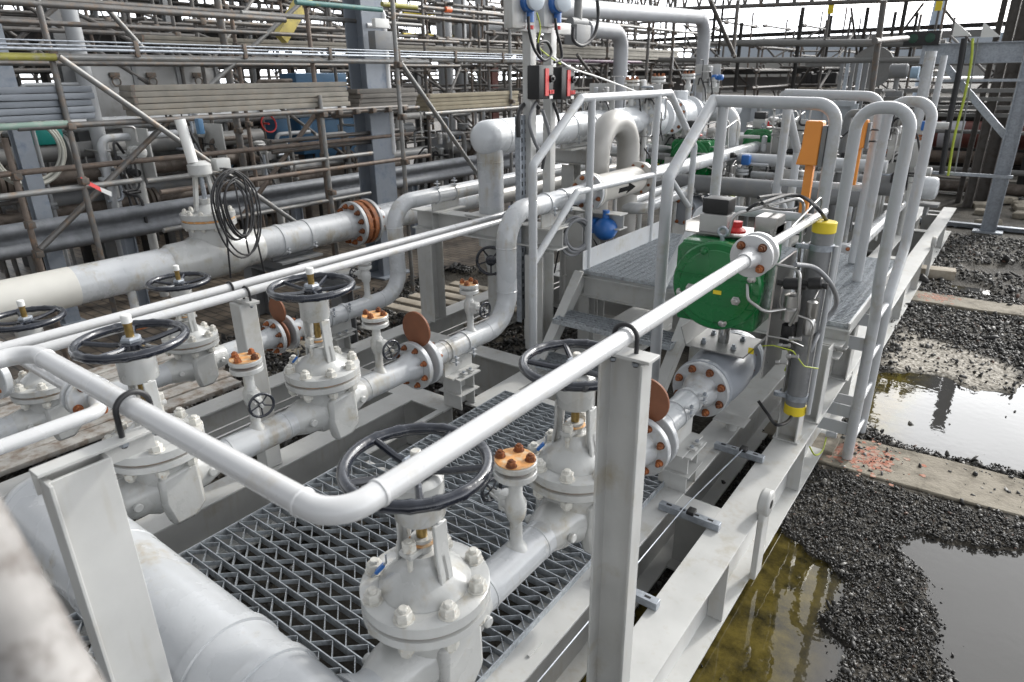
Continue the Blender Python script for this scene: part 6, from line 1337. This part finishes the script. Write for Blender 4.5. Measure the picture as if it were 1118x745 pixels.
# pipes on sleepers behind the portal
rb = random.Random(21)
nm = ['lowest', 'second lowest', 'third from below', 'fourth from below', 'fifth from below', 'middle', 'fifth from above', 'fourth from above', 'third from above', 'second highest', 'highest']
for k in range(11):
    Y = 17 + rb.uniform(0, 4.5); z = -.25 + k * .17; r_ = rb.choice((.04, .06, .09, .12)); x0 = rb.uniform(-6, -3.5)
    MB().tube([(x0, Y, z), (9, Y, z)], r_, seg=14).done('rack_pipe', rb.choice([MIDG, DARKS, STEELG, RUSTP, DARKS]), **tg('pipe running across behind the galvanised portal, %s' % nm[k], 'pipe', 'pipes behind the portal'))
for k, (x, yy) in enumerate(((-3.2, 18), (-1.9, 19.5), (.1, 18.4), (1.3, 20), (2.6, 18.8))):
    MB().box((x, yy, .55), (.16, .5, 1.95)).done('dark_upright', DARKS, **tg('broad dark upright in the pipe rack behind the portal, %s from the left' % ['first', 'second', 'third', 'fourth', 'fifth'][k], 'upright'))
MB().box((1, 23, .35), (16, .3, 1.5)).done('dark_backdrop', DARKS, **tg('low dark backdrop box added to darken the view behind the pipe rack', 'backdrop'))  # added backdrop; its near-black colour supplies the darkness behind the rack
# red and white banded pipe
t = thing('banded_pipe', 'thick red-brown pipe with white bands at the right', 'pipe', P(1060, 148, Y=19))
a = P(1000, 146, Y=19); b = P(1200, 150, Y=19)
n = 7
for k in range(n):
    p = a + (b - a) * k / n; q = a + (b - a) * (k + 1) / n; MB().cyl(p + Vector((0, 0, .0)), q, .30, seg=28).done('band', REDW if k % 2 == 0 else mat('white_band', (.62, .62, .66), .5), t)
a = P(1000, 130, Y=19.8); b = P(1200, 134, Y=19.8); MB().cyl(a, b, .14, seg=20).done('pipe_run', mat('white_band', (0, 0, 0)), **tg('white pipe above the thick red-brown one', 'pipe'))
a = P(1000, 170, Y=18.6); b = P(1200, 176, Y=18.6); MB().cyl(a, b, .13, seg=20).done('pipe_run', SCAFR, **tg('rusty pipe below the thick red-brown one', 'pipe'))
# pale blue tower legs against the sky
for i, (px0, px1, Y) in enumerate(((1008, 1026, 45), (1096, 1114, 45))):
    a = P(px0, 30, Y=Y); b = P(px1, 30, Y=Y); r_ = (b.x - a.x) / 2 * .8; t = thing('tower_leg', ['pale blue tower leg above the black floodlight', 'pale blue tower leg at the top right corner'][i], 'tower', ((a.x + b.x) / 2, Y, 0))
    MB().tube([((a.x + b.x) / 2, Y, -.4), ((a.x + b.x) / 2 + .4, Y, 12)], r_, seg=24).done('leg', PALE, t)
    MB().box(((a.x + b.x) / 2, Y, a.z - .4), (r_ * 4, r_ * 3, .3)).done('cap', PALE, t)
# floodlight / black twin box
q = P(1007, 42, Y=13.5); t = thing('twin_light_box', 'black twin lamp box on a rail against the sky', 'lamp box', q)
MB().box(q, (.52, .16, .22), b=.02).done('box', BLACK, t)
for k in (-1, 1): MB().lathe(q + Vector((k * .12, -.08, 0)), (0, -1, 0), [(.07, 0), (.07, .01), (.05, .015)], 20).done('lens', mat('green_lens', (.01, .05, .03), .3), t)
for i, (px, py, Y, lab) in enumerate(((907, 10, 14, 'small yellow tag hanging from the sky girder, left'), (1025, 6, 14, 'small yellow tag hanging from the sky girder, right'))):
    q = P(px, py, Y=Y); MB().box(q, (.10, .01, .16)).done('yellow_tag', YELLOW, **tg(lab, 'tag'))
# thin black rods on the roof edge
for i, (px, pt, pb) in enumerate(((877, 8, 100), (908, 17, 66), (948, 8, 66), (978, 13, 66), (990, 0, 80), (1002, 14, 70), (810, 25, 100), (790, 0, 60), (781, 12, 45))):
    a = P(px, pt, Y=15 + (i % 3)); b = P(px, pb, Y=15 + (i % 3)); MB().cyl((a.x, a.y, b.z), (a.x, a.y, a.z), .03 if i % 2 else .04, seg=8).done('thin_pole', DARKS, **tg('thin dark pole rising into the sky, %s from the left' % ['fourth', 'fifth', 'sixth', 'seventh', 'eighth', 'ninth', 'third', 'second', 'first'][i], 'pole', 'thin poles on the skyline'))
for i, (a, b) in enumerate((((775, 0), (802, 62)), ((806, 0), (800, 62)), ((965, 0), (950, 110)), ((955, 45), (990, 42)))):
    p, q = px2(a, b, -4.5 if i < 2 else -1.6); tube_thing(['leaning dark scaffold tube right of the tall pipe', 'upright dark scaffold tube right of the tall pipe', 'leaning scaffold tube left of the lamp box', 'short level scaffold tube left of the lamp box'][i], p, q, SCAF, .035)
# bundled uprights centre right
for i, px in enumerate((920, 926, 932, 940, 947)):
    q = P(px, 70, Y=13); MB().box((q.x, 13, .9), (.055, .05, 2.7)).done('strut_upright', GALV if i % 2 else STEELG, **tg('slotted upright in the cluster behind the side platform, %s from the left' % ['first', 'second', 'third', 'fourth', 'fifth'][i], 'strut', 'slotted uprights'))
# instrument head centre right
q = P(981, 78, Y=11.5); t = thing('transmitter', 'round grey transmitter in front of the far deck, right of the slotted uprights', 'transmitter', q)
MB().cyl(q + Vector((-.12, 0, 0)), q + Vector((.12, 0, 0)), .10, seg=24, ch=.02).cyl(q + Vector((0, 0, -.3)), q, .035, seg=14).box(q + Vector((0, 0, -.3)), (.22, .1, .08), b=.01).done('head', STEELG, t); MB().cyl(q + Vector((.16, 0, -.02)), q + Vector((.26, 0, -.02)), .08, seg=20).done('dial', mat('dial_blue', (.25, .35, .45), .4), t)
for i, (px, py, lab) in enumerate(((1008, 100, 'pale instrument pipe with elbow right of the round transmitter'), (1022, 105, 'thin pale pipe with yellow band near the galvanised frame'))):
    q = P(px, py, Y=11); MB().tube([(q.x, 11, -.1), (q.x, 11, q.z + .5)], .07 - i * .03, seg=16).done('pipe', PIPE, **tg(lab, 'pipe'))
# galvanised portal at the right
gp = thing('galvanised_portal', 'galvanised steel portal frame with brace at the right edge', 'steel frame', (-.2, 13.5, GZ))
GX_, GY_ = -.2, 13.6
MB().section((GX_, GY_, GZ), (GX_, GY_, 3.3), I_(.22, .22, .014, .010), up=(1, 0, 0)).done('column', GALV, gp)
MB().box((GX_, GY_, GZ + .02), (.42, .36, .03)).done('base_plate', GALV, gp)
zb_ = P(1060, 58, Y=GY_).z
MB().section((GX_ - 1.5, GY_, zb_), (GX_ - .12, GY_, zb_), I_(.2, .30, .014, .010)).done('beam', GALV, gp)
MB().section((GX_ - 1.15, GY_, zb_ - .15), (GX_ - .08, GY_, zb_ - 1.25), [(-.05, -.05), (.05, -.05), (.05, .05), (-.05, .05)]).done('brace', GALV, gp)
MB().section((-3.4, GY_ + .3, GZ + .04), (2.8, GY_ + .3 - .25, GZ + .04), Ch(.12, .1)).done('floor_channel', GALV, gp)
for i, (px, Y, w_) in enumerate(((1086, 16, .16), (1100, 17, .22), (1074, 16.5, .1))):
    q = P(px, 100, Y=Y); MB().section((q.x, Y, GZ), (q.x, Y, 3.4), I_(w_, w_), up=(1, 0, 0)).done('dark_column', mat('brown_grey_column', (.10, .09, .082), .6, var=.25, dirt=(.06, .045, .035), damt=.6), **tg('dark column behind the galvanised portal, %s' % ['left one', 'right and thickest one', 'slimmest one'][i], 'column'))
MB().box((GX_ - .45, GY_ - .2, P(1060, 88, Y=GY_ - .2).z), (1.4, .04, .04)).done('slotted_rail', GALV, **tg('slotted rail fixed across the galvanised column, upper', 'rail')); MB().box((GX_ - .5, GY_ - .2, P(1060, 191, Y=GY_ - .2).z), (1.3, .04, .05)).done('slotted_rail', GALV, **tg('slotted rail fixed across the galvanised column, lower', 'rail'))
hose('thick black cable bundle hanging from the galvanised beam', [P(1053, 42, Y=13.3), P(1047, 80, Y=13.3), P(1037, 130, Y=13.3), P(1028, 190, Y=13.3)], .045, RUBBER, name='cable', cat='cable')
hose('yellow-green cable hanging from the galvanised beam', [P(1062, 42, Y=13.3), P(1060, 70, Y=13.3), P(1052, 110, Y=13.3), P(1042, 150, Y=13.3), P(1035, 192, Y=13.3)], .02, YG, name='cable', cat='cable')
hose('thin grey rope hanging beside the yellow-green cable', [P(1068, 42, Y=13.4), P(1060, 90, Y=13.4), P(1042, 190, Y=13.4)], .012, GREYH, name='rope', cat='rope')
for i, (px, py) in enumerate(((1049, 36), (1080, 37))):
    q = P(px, py, Y=13.6); MB().prism([(0, 0), (.26, 0), (0, .22)], q - Vector((.1, 0, .05)), (1, 0, 0), (0, 0, 1), .1).done('angle_bracket', WHITE, **tg(['pale triangular bracket on the galvanised beam, left', 'pale triangular bracket on the galvanised beam, right'][i], 'bracket'))
# wrapped vessel end and clutter near the skid's far end
t = thing('wrapped_drum', 'white wrapped drum lying at the far end of the skid', 'drum', (-1.1, 12.3, 0)); q = P(1008, 205, X=-1.1)
MB().lathe(q + Vector((-.28, -.02, 0)), (1, 0, 0), [(.16, 0), (.17, .02), (.17, .42), (.15, .46), (.08, .48)], 28).done('drum', INSUL, t); MB().box(q + Vector((0, 0, -.24)), (.5, .3, .04)).box(q + Vector((.1, 0, -.32)), (.05, .3, .14)).done('cradle', STEELG, t)
# dry stone heap
rs2 = random.Random(5)
for i in range(26):
    x = rs2.uniform(-.5, 1.6); y = rs2.uniform(14.2, 18); s_ = rs2.uniform(.10, .26)
    mb = MB().box((0, 0, 0), (s_ * 1.5, s_, s_ * .5), Matrix.Rotation(rs2.uniform(0, 3), 3, 'Z') @ Matrix.Rotation(rs2.uniform(-.3, .3), 3, 'X'), b=s_ * .15)
    o = mb.done('rubble_block', CONC, org=(0, 0, 0), **tg('pale rubble block on the ground behind the galvanised portal', 'rubble', 'rubble blocks')); o.location = (x, y, GZ + .05)
# crowded small instruments over the platform background (white pipes)
for i in range(18):
    px = 800 + i * 13 + rs.uniform(-4, 4); X = -3.0 + (px - 800) / 240 * 1.9 + rs.uniform(-.3, .3); q = P(px, 175, X=X)
    if q.y > 12.5 or q.y < 6.5: q.y = 8 + (i % 5); 
    t = thing('sampling_pipe', 'slender pipe with small valve beyond the side platform, %s from the left' % ORD[i], 'pipe', (q.x, q.y, 0), 'slender pipes beyond the side platform')
    h = rs.uniform(.9, 1.75); MB().tube([(q.x, q.y, 0), (q.x, q.y, h), (q.x + rs.choice((-.3, .3)), q.y, h)], rs.choice((.02, .03, .045)), bend=.06, seg=12).done('pipe', rs.choice([PIPE, PIPE, CAST, STEELG]), t)
    z_ = rs.uniform(.5, 1.3); MB().disc((q.x, q.y, z_), (0, 0, 1), .08, .03).disc((q.x, q.y, z_ + .04), (0, 0, 1), .08, .03).done('flange', rs.choice([PIPE, RUSTF]), t); MB().box((q.x + .05, q.y - .04, z_ + .18), (.10, .09, .12), b=.02).done('valve_body', rs.choice([PIPE, BLACK, CAST, BLUE]), t)
for i, (y, z, r_) in enumerate(((7.4, .95, .10), (8.3, 1.15, .07), (9.4, .8, .12), (10.4, 1.2, .09), (11.5, 1.0, .12))):
    MB().tube([(-4.6, y, z), (-1.15, y, z)], r_, seg=20).done('cross_pipe', PIPE if i % 2 else STEELG, **tg('pipe crossing the far half of the skid, %s from the platform' % ['first', 'second', 'third', 'fourth', 'fifth'][i], 'pipe'))
def cluster(lab, x, y, z, seed, s=1.0):
    r0 = random.Random(seed); t = thing('instrument_cluster', lab, 'instruments')
    MB().tube([(0, 0, -z), (0, 0, .1)], .03, seg=12).done('stand', FRAME, t)
    MB().box((0, .04, .1), (.34, .012, .34), b=.004).done('back_plate', r0.choice([STAIN, FRAME]), t)
    for k in range(4):
        px_, pz = r0.uniform(-.15, .15), r0.uniform(-.05, .22); rr = r0.uniform(.025, .05); hh = r0.uniform(.08, .18)
        MB().lathe((px_, -.03, pz), r0.choice([(0, 0, 1), (0, 0, 1), (1, 0, 0)]), [(rr * .6, 0), (rr, .01), (rr, hh * .45), (rr * .75, hh * .5), (rr * .95, hh * .56), (rr * .95, hh - .01), (rr * .5, hh)], 16).done('regulator', r0.choice([STAIN, STAIN, BLACK, PIPE, BLUE if k == 0 else CAST]), t)
    for k in range(6):
        p = [Vector((r0.uniform(-.22, .22), r0.uniform(-.12, 0), r0.uniform(-.15, .3)))]
        for q in range(3):
            d = [Vector((r0.uniform(.08, .25) * r0.choice((-1, 1)), 0, 0)), Vector((0, 0, r0.uniform(.08, .3) * r0.choice((-1, 1)))), Vector((0, -r0.uniform(.04, .12), 0))][(k + q) % 3]; p.append(p[-1] + d)
        MB().tube(p, r0.choice((.006, .008, .011)), bend=.035, seg=8).done('tubing', r0.choice([STAIN, STAIN, RUBBER, GALV]), t)
    for k in range(2):
        c = Vector((r0.uniform(-.1, .1), -.06, r0.uniform(0, .15))); e = Vector((r0.uniform(-.35, .35), -.05, r0.uniform(-.5, -.2)))
        MB().tube([c, c + Vector((e.x * .2, -.06, .12)), c + Vector((e.x * .7, -.08, -.05)), c + e], .009, bend=.08, seg=8).done('cable', RUBBER, t)
    t.location = (x, y, z); t.scale = (s, s, s); return t
for i, (px, py, X, s, lab) in enumerate([(640, 262, -3.0, .9, 'instruments beside the round blue trap'), (615, 245, -3.3, .9, 'instruments left of the coiled grey hose'), (690, 165, -3.6, 1.0, 'instruments below the far white header'), (735, 160, -3.8, 1.1, 'instruments between the two handrails, upper'), (738, 200, -3.3, 1.1, 'instruments between the two handrails, lower'),
      (838, 185, -2.6, 1.2, 'instruments right of the red switch actuator'), (858, 160, -2.4, 1.2, 'instruments under the rear guard rail'), (868, 215, -2.0, 1.1, 'instruments left of the orange strap'), (960, 150, -1.4, 1.3, 'instruments between the ladder hoops'), (985, 185, -1.15, 1.2, 'instruments left of the white wrapped drum'),
      (770, 95, -3.5, 1.0, 'instruments on the far header under the tall pipe'), (705, 120, -3.4, .95, 'instruments behind the top left handrail post'), (655, 118, -3.5, .85, 'instruments on the glossy header'), (480, 175, -8.2, 1.6, 'instruments behind the barrier right of the clean upright'), (300, 190, -8.4, 1.7, 'instruments behind the barrier left of the blue machine'), (150, 185, -8.3, 1.7, 'instruments behind the barrier left of the cable-draped valve'), (230, 175, -8.6, 1.7, 'instruments behind the cable-draped valve'), (400, 170, -8.5, 1.7, 'instruments behind the blue-grey column')]):
    q = P(px, py, X=X); cluster(lab, q.x, q.y, q.z, 100 + i, s)
# container-like panel wall behind the walkway
q0 = P(826, 130, Y=11.9); t = thing('ribbed_panel', 'grey ribbed steel panel behind the rear guard rail', 'panel', (-2.2, 12.2, 0))
a = P(800, 112, Y=12.2); b = P(925, 165, Y=12.2); MB().box(((a.x + b.x) / 2, 12.25, (a.z + b.z) / 2), (b.x - a.x, .04, a.z - b.z)).done('sheet', mat('panel_grey', (.40, .43, .46), .5, var=.06), t)
for k in range(6): MB().box((a.x + (b.x - a.x) * k / 5, 12.2, (a.z + b.z) / 2), (.10, .06, a.z - b.z)).done('rib', MATS['panel_grey'], t)
MB().box(((a.x + b.x) / 2, 12.2, a.z), (b.x - a.x, .08, .08)).done('rib', MATS['panel_grey'], t)
# ------------------------------------------------------------------ out-of-focus pole close to the lens
p, q = P(-46, 573, D=.40), P(62, 770, D=.38)
d_ = (q - p).normalized(); MB().tube([p - d_ * .25, q + d_ * .3], .0242, seg=28).done('scaffold_tube', mat('near_tube', (.27, .26, .25), .55, var=.35, vscale=22, dirt=(.07, .055, .045), dscale=40, damt=.7, spec=.2), **tg('blurred weathered scaffold tube close to the camera at the lower left corner', 'scaffold tube'))
